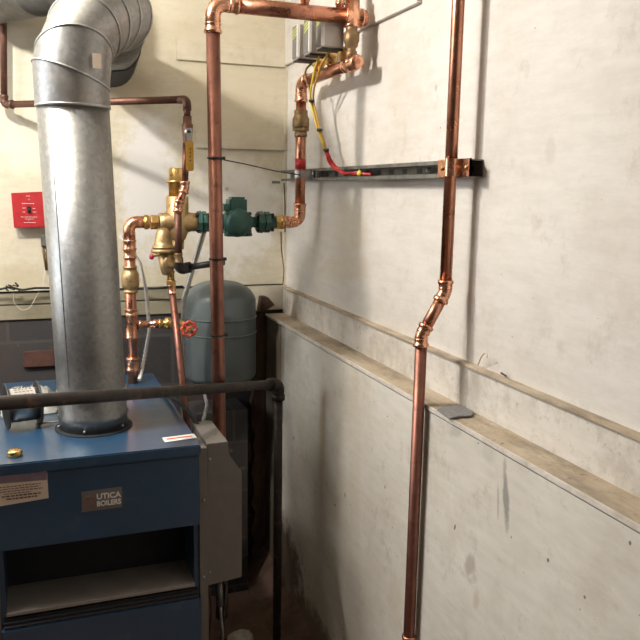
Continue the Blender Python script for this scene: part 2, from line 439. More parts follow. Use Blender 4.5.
# ------------------------------------------------------------------ boiler
BX0, BX1, BY0, BY1, BT = -.112, .379, 1.89, 2.71, .95
boiler = thing('boiler', 'dark blue boiler cabinet with a grey control cover and open burner slot', 'boiler', ((BX0+BX1)/2, (BY0+BY1)/2, 0))
b = BM(); bounds(b, (BX0-.004, BY0-.006, BT-.028), (BX1+.004, BY1, BT), .003); obj('top_panel', b, 'blue', boiler)
b = BM(); bounds(b, (BX0, BY0, .73), (BX1, BY0+.02, BT-.030), .002); obj('front_panel', b, 'blue', boiler)
b = BM()
bounds(b, (BX0, BY0, .03), (BX1, BY0+.02, .522), .002)
lp = obj('lower_panel', b, 'blue', boiler)
b = BM()
for i in range(3): bounds(b, (BX0+.005, BY0+.002+i*.006, .524+i*.008), (BX1-.003, BY0+.03, .529+i*.008))
obj('louvre', b, 'dark_in', lp)
b = BM(); bounds(b, (BX0+.012, BY0+.012, .552), (BX1-.012, BY0+.155, .560)); obj('burner_tray', b, 'shelf', boiler, 'dusty grey-brown tray inside the slot')
b = BM(); bounds(b, (BX0+.012, BY0+.155, .05), (BX1-.012, BY0+.17, .92)); obj('inner_panel', b, 'dark_in', boiler)  # near-black sheet stands in for the shade deep in the slot
b = BM(); bounds(b, (BX0, BY0+.02, .03), (BX0+.012, BY1, .92)); bounds(b, (BX1-.012, BY0+.02, .03), (BX1, BY1, .92)); bounds(b, (BX0+.012, BY1-.015, .03), (BX1-.012, BY1, .92)); obj('side_panel', b, 'blue', boiler)
b = BM(); bounds(b, (BX1+.002, BY0+.012, .03), (BX1+.024, BY0+.10, .934), .001); obj('side_flange', b, 'box_grey', boiler, 'narrow grey metal strip down the right side')
b = BM(); bounds(b, (BX0-.012, BY0+.012, .03), (BX0-.001, BY0+.10, .92), .001); obj('side_flange', b, 'box_grey', boiler)
b = BM(); bounds(b, (BX0+.03, BY0+.05, 0), (BX1-.03, BY1-.05, .03)); obj('base', b, 'dark_in', boiler)
# control cover: stepped profile seen from the front
yc = 1.915
cv = [PY(*p, yc) for p in [(207, 444), (228, 441.5), (229.5, 455), (242, 472), (242, 577), (207, 586)]]
b = BM(); prism(b, cv, (0, .20, 0), .0015); cc = obj('control_cover', b, 'box_grey', boiler, 'grey metal control cover with a stepped corner')
for p in [(210, 459), (210, 572), (204, 577), (204, 500)]:
    b = BM(); c = PY(*p, yc if p[0] > 207 else BY0+.01); lathe(b, c + V((0, .002, 0)), -Y_, [(0, .0035), (.003, .0035), (.0045, .002)], 10)
    obj('screw', b, 'steel', cc)
# flue collar on the top
fc = V((.137, 2.13, BT))
b = BM(); lathe(b, fc, Z_, [(0, .103), (.003, .103), (.004, .099), (.004, .096)], 40); obj('flue_collar', b, 'dark_in', boiler)
b = BM(); c = PZ(15, 456, BT); lathe(b, c, Z_, [(0, .015), (.003, .018), (.012, .018), (.016, .014), (.018, .006)], 20); obj('plug', b, 'brass', boiler, 'small brass cap on the front of the top')
def flat_quad(name, p, mat, parent, th=.0015, out=-Y_):
    b = BM(); prism(b, p, out*th); return obj(name, b, mat, parent)
# badge
bd = [PY(*p, BY0) for p in [(81, 492), (122, 486.5), (122.3, 507), (81.6, 512)]]
bd = [V((p.x, BY0-.0005, p.z)) for p in bd]
badge = flat_quad('badge', bd, 'badge', boiler); badge['label'] = 'small grey maker badge on the front panel'
def text(s, loc, size, mat, name, parent, rot=(math.radians(90), 0, 0), ext=.0004, sx=1.0, bold=0):
    cu = bpy.data.curves.new(name, 'FONT'); cu.body = s; cu.size = size; cu.extrude = ext; cu.offset = bold
    to = bpy.data.objects.new(name, cu); COL.objects.link(to)
    bpy.context.view_layer.update()
    me = bpy.data.meshes.new_from_object(to.evaluated_get(bpy.context.evaluated_depsgraph_get()))
    bpy.data.objects.remove(to); bpy.data.curves.remove(cu)
    bm = bmesh.new(); bm.from_mesh(me); bpy.data.meshes.remove(me)
    from mathutils import Euler
    R_ = Euler(rot).to_matrix()
    for v in bm.verts: v.co = R_ @ V((v.co.x*sx, v.co.y, v.co.z)) + V(loc)
    return obj(name, bm, mat, parent)
bx = bd[0]; sl = (bd[1].z-bd[0].z)/(bd[1].x-bd[0].x)
text('UTICA', (bx.x+.036, BY0-.0028, bx.z-.023), .0200, 'white', 'lettering', badge, (math.radians(90), 0, 0), bold=.0006)
text('BOILERS', (bx.x+.036, BY0-.0028, bx.z-.041), .0185, 'white', 'lettering', badge, (math.radians(90), 0, 0), sx=.86, bold=.0006)
b = BM()
ec = V((bx.x+.019, BY0-.002, (bd[0].z+bd[3].z)/2))
for k in range(24):
    pass
sweep(b, [ec + V((.012*math.cos(t), 0, .013*math.sin(t))) for t in [i*math.pi/12 for i in range(25)]], .0018, 6)
prism(b, [ec+V((-.007, 0, -.007)), ec+V((.007, 0, -.007)), ec+V((.002, 0, .001)), ec+V((0, 0, .010)), ec+V((-.003, 0, .001))], (0, -.0015, 0))
obj('emblem', b, 'badge_red', badge)
# tan notice label
lb = [V((BX0+.003, BY0-.0005, .928)), V((.0085, BY0-.0005, .921)), V((.0095, BY0-.0005, .853)), V((BX0+.003, BY0-.0005, .846))]
lab = flat_quad('notice_label', lb, 'paper_tan', boiler); lab['label'] = 'tan paper notice with a violet heading'
hb = [V((BX0+.0035, BY0-.0021, .927)), V((.008, BY0-.0021, .9205)), V((.008, BY0-.0021, .900)), V((BX0+.0035, BY0-.0021, .903))]
flat_quad('label_heading', hb, 'purple_ink', lab, .0004)
b = BM()
for i, (z, x0, x1, h) in enumerate([(.893, -.10, -.005, .002), (.887, -.10, -.012, .0018), (.881, -.10, -.002, .002), (.875, -.09, -.03, .0018), (.869, -.095, -.006, .0032), (.862, -.085, -.016, .0032)]):
    x = x0
    while x < x1:
        w = random.uniform(.004, .011); bounds(b, (x, BY0-.0026, z-h/2), (min(x+w, x1), BY0-.0019, z+h/2)); x += w+.002
obj('label_print', b, 'ink', lab)
# sticker on the boiler top
sp = [PZ(*p, BT+.0005) for p in [(162, 438), (194, 434), (197, 438), (165, 442.5)]]
b = BM(); prism(b, sp, (0, 0, .001)); st = obj('sticker', b, 'paper', boiler, 'narrow white sticker near the right front corner')
b = BM(); prism(b, [sp[0].lerp(sp[3], .35).lerp(sp[1].lerp(sp[2], .35), .1)+V((0, 0, .0011)), sp[0].lerp(sp[3], .35).lerp(sp[1].lerp(sp[2], .35), .9)+V((0, 0, .0011)),
                sp[0].lerp(sp[3], .6).lerp(sp[1].lerp(sp[2], .6), .9)+V((0, 0, .0011)), sp[0].lerp(sp[3], .6).lerp(sp[1].lerp(sp[2], .6), .1)+V((0, 0, .0011))], (0, 0, .0004)); obj('print', b, 'orange', st)

# ------------------------------------------------------------------ flue pipe
flue = thing('flue_pipe', 'galvanised steel flue pipe rising from the boiler and elbowing to the wall', 'flue pipe', fc)
r = .0905
TOP = V((.112, 2.12, 1.80))
b = BM()
ax = (TOP-fc)
lathe(b, fc+V((0, 0, .003)), ax, [(0, .090), (.03, .0905), (.036, .0945), (.042, .0905), (.20, .0895), (ax.length, .0895)], 48)
obj('pipe', b, 'galv', flue)
def at_f(z): return fc + ax*((z-fc.z)/ax.z)
b = BM(); lathe(b, at_f(1.055), ax, [(-.006, .0895), (-.004, .0935), (.004, .0935), (.006, .0905)], 48)
obj('seam_ring', b, 'steel', flue)
b = BM()   # lengthwise lock seam
pA, pB = at_f(1.08)+V((-.060, -.066, 0)), at_f(1.79)+V((-.060, -.066, 0))
sweep(b, [pA, pB], .0014, 6); obj('lock_seam', b, 'galv', flue)
for a in (-1.9, -.75, -2.9):
    b = BM(); p = fc + V((.0935*math.cos(a), .0935*math.sin(a), .014)); lathe(b, p, V((math.cos(a), math.sin(a), 0)), [(-.004, .0035), (.004, .0035), (.006, .002)], 8)
    obj('screw', b, 'steel', flue)
# gored elbow made of straight drums joined on mitred planes
def gores(nodes, rad, planes, thing_, first=.0):
    n = 44
    prev = None
    rings = []
    # ring on a plane through node i with normal planes[i], along the drum direction
    _, u, w = basis((V(nodes[1])-V(nodes[0])).normalized())
    for i, nd in enumerate(nodes):
        d = (V(nodes[min(i+1, len(nodes)-1)])-V(nodes[max(i-1, 0)])) if planes[i] is None else V(planes[i])
        nrm = d.normalized()
        dd = (V(nodes[i])-V(nodes[i-1])).normalized() if i else (V(nodes[1])-V(nodes[0])).normalized()
        u = (u - dd*u.dot(dd)).normalized(); w = dd.cross(u)
        ring = []
        for k in range(n):
            o = (u*math.cos(2*math.pi*k/n)+w*math.sin(2*math.pi*k/n))*rad
            t = -o.dot(nrm)/dd.dot(nrm)
            ring.append(V(nd)+o+dd*t)
        rings.append(ring)
    for i in range(len(rings)-1):
        b = BM()
        A = [b.verts.new(p) for p in rings[i]]; B = [b.verts.new(p) for p in rings[i+1]]
        for k in range(n):
            f = b.faces.new((A[k], A[(k+1) % n], B[(k+1) % n], B[k])); f.smooth = True
        obj('elbow_gore', b, 'galv', thing_)
        b = BM(); ring = rings[i+1]; sweep(b, ring+[ring[0]], .0032, 6, caps=False); obj('crimp', b, 'steel', thing_)
N0 = TOP
nodes = [N0, PY(71.5, 77, 2.12), PY(74, 53, 2.125), PY(84, 33, 2.15), PY(96, 22, 2.19), PY(108, 16, 2.245), PY(118, 16, 2.30)]
pl = [None, V((.36, .08, 1)), V((.06, .60, 1)), V((.38, .80, .62)), V((.48, .85, .34)), V((.50, .88, .10)), V((.35, .95, -.02))]
gores(nodes, .0925, pl, flue)
b = BM(); lathe(b, TOP, Z_, [(-.004, .0895), (-.003, .0930), (.002, .0935), (.003, .0925)], 48); obj('crimp', b, 'steel', flue)
wallp = V((.285, 2.975, 2.045)); d = (wallp-nodes[-1])
b = BM(); lathe(b, nodes[-1]-d.normalized()*.02, d, [(0, .088), (d.length-.02, .088)], 40); obj('horizontal_pipe', b, 'galv_dull', flue)
b = BM()
dn, u, w = basis(d)
n = 28; base = nodes[-1]+dn*(d.length-.34)
A = []; Bq = []
for k in range(n):
    o = (u*math.cos(2*math.pi*k/n)+w*math.sin(2*math.pi*k/n))*.0915
    A.append(b.verts.new(base+o+dn*(.025 if k % 4 < 2 else 0))); Bq.append(b.verts.new(base+o*1.03+dn*(.31+(.012 if k % 4 < 2 else 0))))
for k in range(n): b.faces.new((A[k], A[(k+1) % n], Bq[(k+1) % n], Bq[k]))
obj('wall_collar', b, 'dark_in', flue, 'black jagged collar at the wall')
b = BM(); p = at_f(1.75) + V((.02, -.091, .06)); box(b, PY(97, 61, 2.026), (.020, .0012, .035), rot=Matrix.Rotation(.05, 3, 'X')); obj('sticker', b, 'paper_tan', flue, 'small worn tan sticker on the elbow')

# second duct in the top left
b = BM(); d0, d1 = V((-.16, 2.985, 2.225)), V((.115, 2.58, 2.225))
lathe(b, d0, d1-d0, [(0, .098), ((d1-d0).length*.72, .098), ((d1-d0).length*.725, .101), ((d1-d0).length*.745, .101), ((d1-d0).length*.75, .098), ((d1-d0).length, .098)], 40)
tag(obj('vent_duct', b, 'duct_dark'), 'dull dark grey round duct in the top left corner behind the flue', 'duct')

# ------------------------------------------------------------------ main copper riser and upper header
R1 = .0193; YM = 2.15
pb = PY(219, 416, YM); pt = PY(213, 30, YM); 
pdir = (pt-pb)/(pt.z-pb.z)
foot = pb + pdir*(0.30-pb.z)
hL = PY(236, 6, YM); hR = PY(352, 17, YM)
zc = PY(213, 4, YM)
riser = thing('copper_pipe', 'tall copper riser beside the grey tank that elbows into the overhead copper header', 'pipe', foot)
corner = V((pt.x+.001, YM, hL.z+.002))
b = BM(); sweep(b, [foot, V((pt.x, YM, hL.z-.075))], R1, 24); obj('pipe', b, 'copper_dull', riser)
b = BM(); bend(b, V((pt.x, YM, hL.z-.072)), corner, corner+V((.066, 0, .0)), R1, .055); obj('elbow', b, 'copper_bright', riser)
hs = corner+V((.066, 0, 0)); he = V((hR.x, YM, hR.z))
b = BM(); sweep(b, [hs, he], R1*1.1, 24); obj('header_pipe', b, 'copper', riser)
b = BM(); fit(b, he+V((.004, 0, 0)), X_, .056, R1*1.12); lathe(b, he, Z_, [(-.030, R1*1.12), (-.028, R1*1.25), (-.022, R1*1.2), (.05, R1*1.1)], 24)
obj('tee', b, 'copper_bright', riser)
b = BM(); lathe(b, he+V((.026, 0, 0)), X_, [(0, R1*1.1), (.016, R1*1.15), (.020, R1*.9), (.022, R1*.4)], 24); obj('end_cap', b, 'copper', riser)
for px in (305, 340):   # stubs rising out of the frame
    p = PY(px, 8, YM); b = BM(); sweep(b, [V((p.x, YM, he.z)), V((p.x, YM, he.z+.30))], .0115, 16); fit(b, V((p.x, YM, he.z+.045)), Z_, .03, .0115); obj('branch_pipe', b, 'copper_bright', riser)
ties = []
for i, (yy, lb) in enumerate([(158, 'black zip tie highest on the tall copper riser, level with the strut channel'), (259, 'black zip tie on the copper riser just above the grey tank'), (335, 'black zip tie on the copper riser in front of the grey tank')]):
    c = PY(214.5+ (yy-158)*.015, yy, YM); c = foot + pdir*((c.z-foot.z))
    b = BM(); lathe(b, c+V((0, 0, -.003)), Z_, [(0, R1+.0005), (.0005, R1+.0025), (.0055, R1+.0025), (.006, R1+.0005)], 24)
    o = tag(obj('zip_tie', b, 'black'), lb, 'zip tie', 'zip ties on the riser')
    b = BM(); box(b, c+V((R1+.004, -.004, 0)), (.009, .009, .009), .001); hd = obj('tie_head', b, 'black'); 
    hd.parent = o; hd.location = ORIG[hd.name]-ORIG[o.name]

# ------------------------------------------------------------------ lower header + drop to circulator
XH = .885
R2 = .0180
hN = PX(356, 62, XH); yF = 2.585
hdr = thing('copper_pipe', 'copper manifold below the zone valves, dropping past red tape into the green pump', 'pipe', V((XH, yF, 1.45)))
zH = hN.z
cF = V((XH, yF, zH)); el_b = PX(299, 211, XH)
zP = 1.489
b = BM(); sweep(b, [V((XH, hN.y+.015, zH)), V((XH, yF-.06, zH))], R2, 24); obj('header_pipe', b, 'copper', hdr)
b = BM(); lathe(b, V((XH, hN.y, zH)), Y_, [(-.012, .004), (-.011, R2*.95), (-.008, R2*1.12), (.016, R2*1.12), (.019, R2*1.25), (.024, R2*1.25), (.026, R2*1.05)], 24); obj('end_cap', b, 'copper_bright', hdr)
b = BM(); lathe(b, V((XH, hN.y-.0125, zH)), -Y_, [(0, .008), (.001, .008)], 20); obj('cap_face', b, 'copper', hdr)
b = BM(); fit(b, V((XH, hN.y+.045, zH)), Y_, .05, R2*1.05); obj('tee', b, 'copper_bright', hdr)
b = BM(); bend(b, V((XH, yF-.065, zH)), cF, V((XH, yF, zH-.06)), R2, .045); obj('elbow', b, 'copper_bright', hdr)
zu = PX(300, 122, XH).z
b = BM(); sweep(b, [V((XH, yF, zH-.06)), V((XH, yF, zP+.058))], R2, 24); obj('pipe', b, 'copper', hdr)
b = BM(); lathe(b, V((XH, yF, zu-.052)), Z_, [(0, R2*1.05), (.002, R2*1.22), (.012, R2*1.22), (.014, R2*1.15), (.020, R2*1.15), (.021, R2*1.4)], 24); hexnut(b, V((XH, yF, zu-.032)), Z_, .012, R2*1.6); 
lathe(b, V((XH, yF, zu-.020)), Z_, [(0, R2*1.50), (.004, R2*1.62), (.03, R2*1.62), (.036, R2*1.4), (.046, R2*1.25), (.048, R2*1.3), (.058, R2*1.3), (.060, R2*1.1)], 24); obj('union', b, 'bronze_dark', hdr, 'brown bronze union nut')
zt = PX(300, 164, XH).z
b = BM(); lathe(b, V((XH, yF, zt-.018)), Z_, [(0, R2*1.02), (0, R2*1.06), (.036, R2*1.06), (.036, R2*1.02)], 24); obj('tape', b, 'red_tape', hdr, 'red tape wrapped round the pipe')
cE = V((XH, yF, zP))
b = BM(); bend(b, cE+V((0, 0, .062)), cE, cE+V((-.058, 0, 0)), R2, .052); obj('elbow', b, 'copper_bright', hdr)

# ------------------------------------------------------------------ strut channel, clamps
CX = .924
c0 = PX(467.5, 168, CX); cy0, cy1 = c0.y, 2.93
zb, ztp = 1.634, 1.675
strut = thing('strut_channel', 'long grey slotted steel strut channel screwed across the white wall', 'channel', V((XR, (cy0+cy1)/2, zb)))
b = BM(); T = .0025
bounds(b, (XR-T, cy0, zb), (XR, cy1, ztp)); bounds(b, (CX, cy0, ztp-T), (XR-T, cy1, ztp)); bounds(b, (CX, cy0, zb), (XR-T, cy1, zb+T))
bounds(b, (CX, cy0, zb+T), (CX+T, cy1, zb+T+.007)); bounds(b, (CX, cy0, ztp-T-.007), (CX+T, cy1, ztp-T))
bounds(b, (CX+T, cy0, zb+T+.004), (CX+T+.006, cy1, zb+T+.006)); bounds(b, (CX+T, cy0, ztp-T-.006), (CX+T+.006, cy1, ztp-T-.004))
obj('channel', b, 'galv_dull', strut)
y = cy0+.03
k = 0
while y < cy1-.05 and k < 16:
    b = BM(); box(b, (XR-T-.0004, y+.02, (zb+ztp)/2), (.0006, .028, .014), .0002); obj('slot', b, 'black', strut); y += .085; k += 1
for (px, py) in ((468, 168), (429, 169)):
    p = PX(px, py, XR-.004); b = BM(); lathe(b, V((XR-T, p.y, (zb+ztp)/2)), -X_, [(0, .010), (.003, .010), (.0035, .005), (.008, .005), (.009, .003)], 14); obj('screw', b, 'steel', strut, 'wall screw and washer')

def pipe_clamp(nm, label, y, xc, r, z, mat, w=.030, ft=.022, ff=.022):
    t = thing(nm, label, 'pipe clamp', V((CX, y, z)))
    for s, nme in ((1, 'half'), (-1, 'half')):
        b = BM(); pts = []
        for k in range(13):
            a = math.pi*k/12; pts.append((xc - math.sin(a)*(r+.001), y + s*math.cos(a)*(r+.001)))
        # strap follows the outer half of pipe, feet run back to the channel
        if s == 1: sect = [(CX+.003, y+r+ff), (CX-.001, y+r+ff), (CX-.001, y+r+.002), (xc, y+r+.001)] + [(xc-math.sin(math.pi/2*k/8)*(r+.001), y+math.cos(math.pi/2*k/8)*(r+.001)) for k in range(1, 9)]
        else: sect = [(CX+.003, y-r-ft), (CX-.001, y-r-ft), (CX-.001, y-r-.002), (xc, y-r-.001)] + [(xc-math.sin(math.pi/2*k/8)*(r+.001), y-math.cos(math.pi/2*k/8)*(r+.001)) for k in range(1, 9)]
        th = .0022; outer = []
        for i, (px_, py_) in enumerate(sect):
            a_ = V(sect[max(i-1, 0)]); c_ = V(sect[min(i+1, len(sect)-1)]); t_ = (c_-a_).normalized(); nn = V((-t_.y, t_.x))*s
            if i < 3: nn = V((-1, 0)) if i else V((-1, 0))
            outer.append((px_ - abs(nn.x)*th if nn.x < 0 or i > 3 else px_+nn.x*th, py_+nn.y*th*(1 if i > 2 else 0)))
        L0 = [V((p[0], p[1], z-w/2)) for p in sect] ; L1 = [V((p[0], p[1], z-w/2)) for p in outer]
        for i in range(len(sect)-1): prism(b, [L0[i], L0[i+1], L1[i+1], L1[i]], (0, 0, w))
        obj('strap', b, mat, t)
    for s in (1, -1):
        b = BM(); lathe(b, V((CX-.003, y+s*r+(ff if s > 0 else -ft)*.7, z)), -X_, [(0, .0055), (.003, .0055), (.005, .003)], 12); obj('bolt', b, 'steel' if mat != 'copper_bright' else 'brass', t)
    return t
zm = (zb+ztp)/2
# right copper pipe
RX, RR = .906, .0143
ry = 1.577
pipe_clamp('pipe_clamp', 'copper-plated clamp holding the right-hand copper pipe to the strut channel', ry, RX, RR, zm+.002, 'copper_bright', .040, .036, PX(439, 168, CX).y-ry-RR)
pipe_clamp('pipe_clamp', 'plain steel clamp holding the corner copper pipe just below its red tape', yF, XH, R2, zm, 'steel', .026)
rp = thing('copper_pipe', 'slender copper pipe with a double-elbow offset running down the right side of the wall', 'pipe', V((.835, 1.577, 0)))
pA = V((RX, ry, 2.60)); e1 = V((RX, 1.583, PX(443, 291, RX).z)); e2 = V((.851, 1.590, PX(423, 336, .851).z)); pE = V((.851, 1.600, 0.0))
b = BM(); sweep(b, [pA, e1+V((0, 0, .014))], RR, 20); obj('upper_pipe', b, 'copper', rp)
dd = (e2-e1).normalized()
b = BM(); sweep(b, [e1+dd*.012, e2-dd*.012], RR, 20); obj('offset_pipe', b, 'copper', rp)
b = BM(); sweep(b, [e2+V((0, 0, -.01)), pE], RR, 20); obj('lower_pipe', b, 'copper_dull', rp)
def press_elbow(bm, c, d1, d2, r, L=.030):
    c = V(c); a, e = c+V(d1).normalized()*L, c+V(d2).normalized()*L
    sweep(bm, fillet([a, c, e], r*1.6, 8), r*1.08, 20)
    for p, d_ in ((a, d1), (e, d2)):
        d_ = V(d_).normalized()
        lathe(bm, p, -d_, [(-.002, r*1.02), (-.001, r*1.28), (.003, r*1.36), (.007, r*1.28), (.009, r*1.13), (.016, r*1.13), (.018, r*1.2), (.020, r*1.1)], 20)
b = BM(); press_elbow(b, e1, Z_, dd, RR, .026); obj('elbow', b, 'copper_bright', rp)
b = BM(); press_elbow(b, e2, -dd, -Z_, RR, .026); obj('elbow', b, 'copper_bright', rp)
zz = PX(404, 635, .851).z
b = BM(); fit(b, V((.851, 1.597, zz-.01)), Z_, .05, RR); obj('coupling', b, 'copper_bright', rp)

# ------------------------------------------------------------------ zone valves
def zone_valve(y, label):
    t = thing('zone_valve', label, 'zone valve', V((XH, y, zH+R2)), 'zone valves on the copper manifold')
    b = BM(); x0, x1 = .805, .872
    z0, z1 = zH+.046, zH+.150
    bounds(b, (x0, y-.026, z0), (x1, y+.026, z1), .003); ho = obj('actuator', b, 'relay_grey', t)
    b = BM(); bounds(b, (x0-.0015, y-.024, z0+.004), (x0+.001, y+.024, z1-.003), .0004); la = obj('label_plate', b, 'relay_dark', t, 'dark label plate with lime stripes')
    b = BM()
    for k in range(3): 
        zz_ = z0+.062+k*.010
        prism(b, [V((x0-.0016, y-.022, zz_+.012)), V((x0-.0016, y+.020, zz_)), V((x0-.0016, y+.020, zz_+.004)), V((x0-.0016, y-.022, zz_+.016))], (-.0006, 0, 0))
    obj('stripe', b, 'lime', la)
    b = BM(); bounds(b, (x0-.004, y-.031, z0+.002), (x0+.006, y-.025, z1-.002), .001); obj('edge_clip', b, 'white', t, 'white plastic edge')
    b = BM(); bounds(b, (x0+.002, y-.024, z0-.006), (x1-.002, y+.024, z0), .001); obj('base_plate', b, 'black', t)
    b = BM(); lathe(b, V((XH, y, zH+R2*.95)), Z_, [(0, .012), (.004, .016), (.012, .017), (.016, .022), (.030, .022), (.038, .012)], 20); obj('valve_body', b, 'brass', t)
ys = [PX(352, 30, XH).y]
zy = [PX(332, 60, XH-.03).y, 0, 0]
zy = [2.195, 2.305, 2.415]
zone_valve(zy[0], 'zone valve nearest the bronze valve, its wide blank grey side fully exposed')
zone_valve(zy[1], 'middle zone valve, between two others on the copper manifold')
zone_valve(zy[2], 'zone valve at the far end, leftmost of the three striped grey boxes')
# bronze bypass valve between the two headers
bvx = XH
t = thing('bypass_valve', 'dull bronze valve joining the overhead header to the manifold end cap', 'valve', V((XH, YM-.01, zH+R2)))
b = BM(); o = V((XH, YM-.006, zH+R2*.9)); L = he.z - R1*1.2 - o.z
lathe(b, o, Z_, [(0, .012), (.002, .0165), (.018, .0165), (.020, .013), (L*.30, .013), (L*.34, .018), (L*.45, .020), (L*.52, .023), (L*.75, .023), (L*.80, .017), (L-.01, .0165), (L, .015)], 24); vb = obj('valve_body', b, 'bronze_dark', t)

# ------------------------------------------------------------------ circulator pump
YP = 2.585
pump = thing('circulator_pump', 'dark green cast iron circulator pump between brass fittings on the back wall', 'pump', V((.66, YP, 1.42)))
def P(px, py=222): return PY(px, py, YP)
xs = lambda px: P(px).x
x_v = xs(236)
b = BM(); lathe(b, V((x_v, YP, zP)), Y_, [(-.060, .012), (-.058, .034), (-.045, .046), (-.02, .050), (.01, .050), (.028, .044), (.034, .02)], 32); 
lathe(b, V((x_v-.012, YP, zP)), -X_, [(0, .03), (.04, .026), (xs(236)-xs(209), .024)], 24)
box(b, (x_v, YP-.004, zP-.020), (.094, .07, .055), .010)
vol = obj('volute', b, 'iron_green', pump)
b = BM(); mb_c = (xs(229)+xs(246))/2
bounds(b, (xs(227.5), YP-.035, zP+.030), (xs(245), YP+.03, PY(236, 197, YP-.035).z), .008); obj('motor_housing', b, 'iron_green', pump)
for dx, dz in ((-.040, -.040), (.040, -.040), (-.038, .030), (.038, .030)):
    b = BM(); hexnut(b, V((x_v+dx, YP-.030, zP+dz)), -Y_, .012, .007); obj('bolt', b, 'iron_green', pump)
b = BM(); L = xs(258)-xs(247)
lathe(b, V((xs(246), YP, zP)), X_, [(0, .032), (.01, .025), (L*.6, .018), (L, .020)], 24); obj('neck', b, 'iron_green', pump)
def flange(px0, px1, nm='flange'):
    x0, x1 = xs(px0), xs(px1); w_ = x1-x0
    b = BM(); lathe(b, V((x0, YP, zP)), X_, [(0, .020), (0, .036), (w_*.30, .038), (w_*.31, .030), (w_*.38, .030), (w_*.39, .036), (w_*.68, .036), (w_*.7, .026), (w_, .023)], 8, smooth=False)
    f = obj(nm, b, 'iron_green', pump)
    for s in (1, -1):
        b = BM(); hexnut(b, V((x0-.008, YP-.022, zP+s*.024)), X_, .009, .008); sweep(b, [V((x0, YP-.022, zP+s*.024)), V((x0+w_*.8, YP-.022, zP+s*.024))], .004, 8)
        hexnut(b, V((x0+w_*.68, YP-.022, zP+s*.024)), X_, .009, .008); obj('bolt', b, 'black_iron', f)
flange(257, 275); flange(197, 210)
b = BM(); bounds(b, (xs(222), YP-.03, zP+.036), (xs(228), YP+.02, zP+.062), .004); obj('junction_box', b, 'iron_green', pump)
# brass adapter to copper elbow
b = BM(); x0 = xs(275); w_ = XH-.058-x0
hexnut(b, V((x0, YP, zP)), X_, w_*.55, .026); lathe(b, V((x0+w_*.5, YP, zP)), X_, [(0, .022), (.004, .0245), (w_*.38, .0245), (w_*.42, .020), (w_*.5, .019)], 20)
tag(obj('brass_adapter', b, 'brass'), 'short brass adapter between the green pump and the copper elbow', 'pipe fitting')

# ------------------------------------------------------------------ air separator
sx_ = xs(177.5)
sep = thing('air_separator', 'upright bronze air separator with a stepped brass cap left of the green pump', 'air separator', V((sx_, YP, 1.36)))
zt0 = P(177, 168).z; zt1 = P(177, 181).z; zt2 = P(177, 196).z; zbt = P(177, 240).z
b = BM(); lathe(b, V((sx_, YP, zbt)), Z_, [(0, .022), (.004, .026), (.030, .036), (.045, .037), (zt2-zbt-.002, .037), (zt2-zbt, .033)], 32)
lathe(b, V((sx_, YP, zP)), X_, [(-.062, .020), (-.060, .030), (-.045, .030), (-.03, .036), (.03, .036), (.045, .031), (.064, .031), (.066, .022)], 28); body = obj('body', b, 'bronze', sep)
b = BM(); lathe(b, V((sx_, YP, zt2)), Z_, [(0, .028), (zt1-zt2-.006, .028), (zt1-zt2-.006, .036), (zt1-zt2+.002, .036), (zt1-zt2+.003, .027), (zt0-zt1+zt1-zt2-.004, .026), (zt0-zt2, .020)], 28); obj('cap', b, 'brass', sep)
b = BM(); lathe(b, V((sx_, YP, zbt)), -Z_, [(0, .021), (.03, .020), (.032, .014)], 20); obj('drain_boss', b, 'bronze', sep)
b = BM(); lathe(b, V((xs(190), YP, zP)), X_, [(-.004, .019), (xs(199)-xs(190), .019)], 20); tag(obj('pipe_nipple', b, 'black_iron'), 'short black iron nipple between the air separator and the pump flange', 'pipe fitting')

# ------------------------------------------------------------------ left copper riser
lx = PY(130, 262, YP).x
lbz = BT
leftr = thing('copper_pipe', 'copper pipe standing on the boiler top, elbowing right into the air separator', 'pipe', V((lx, YP, BT)))
lc = V((lx, YP, zP))
ex = xs(145)
b = BM(); bend(b, lc+V((0, 0, -.062)), lc, V((ex, YP, zP)), R2, .055, False)
lathe(b, lc+V((0, 0, -.092)), Z_, [(0, R2*1.05), (.001, R2*1.25), (.006, R2*1.28), (.010, R2*1.14), (.028, R2*1.14), (.031, R2*1.28), (.036, R2*1.14)], 24); obj('elbow', b, 'copper_bright', leftr)
b = BM(); sweep(b, [V((lx, YP, BT+.001)), lc+V((0, 0, -.085))], R2, 24); obj('pipe', b, 'copper', leftr)
def lz(py): return PY(131, py, YP).z
b = BM(); z0, z1 = lz(293), lz(266); h = z1-z0
lathe(b, V((lx, YP, z0)), Z_, [(0, R2*1.1), (.002, R2*1.3), (.008, R2*1.3), (.010, R2*1.15), (h*.18, R2*1.25), (h*.22, R2*1.5), (h*.30, R2*1.58), (h*.5, R2*1.62), (h*.72, R2*1.55), (h*.76, R2*1.4), (h*.84, R2*1.2), (h-.008, R2*1.15), (h-.006, R2*1.3), (h, R2*1.25)], 28)
obj('check_valve', b, 'bronze', leftr, 'swollen bronze check valve in the middle of the pipe')
for py, L in ((253, .035), (312, .022), (326, .085), (364, .045)):
    b = BM(); fit(b, V((lx, YP, lz(py))), Z_, L, R2); obj('coupling' if py != 326 else 'tee', b, 'copper_bright', leftr)
zb_ = lz(325)
b = BM(); lathe(b, V((lx+.012, YP, zb_)), X_, [(0, .013), (.012, .013), (.013, .0155), (.018, .0155), (.02, .012), (.058, .012), (.060, .0148), (.075, .0148), (.077, .012)], 20); obj('branch_pipe', b, 'copper_bright', leftr)
b = BM(); x0 = xs(145)
w_ = xs(157.5)-x0
lathe(b, V((x0-.004, YP, zP)), X_, [(0, .020), (.002, .024), (.012, .024), (.016, .0205), (w_*.42, .021)], 24); hexnut(b, V((x0+w_*.42, YP, zP)), X_, w_*.58, .027)
tag(obj('brass_adapter', b, 'brass'), 'bright brass adapter between the left copper elbow and the air separator', 'pipe fitting')

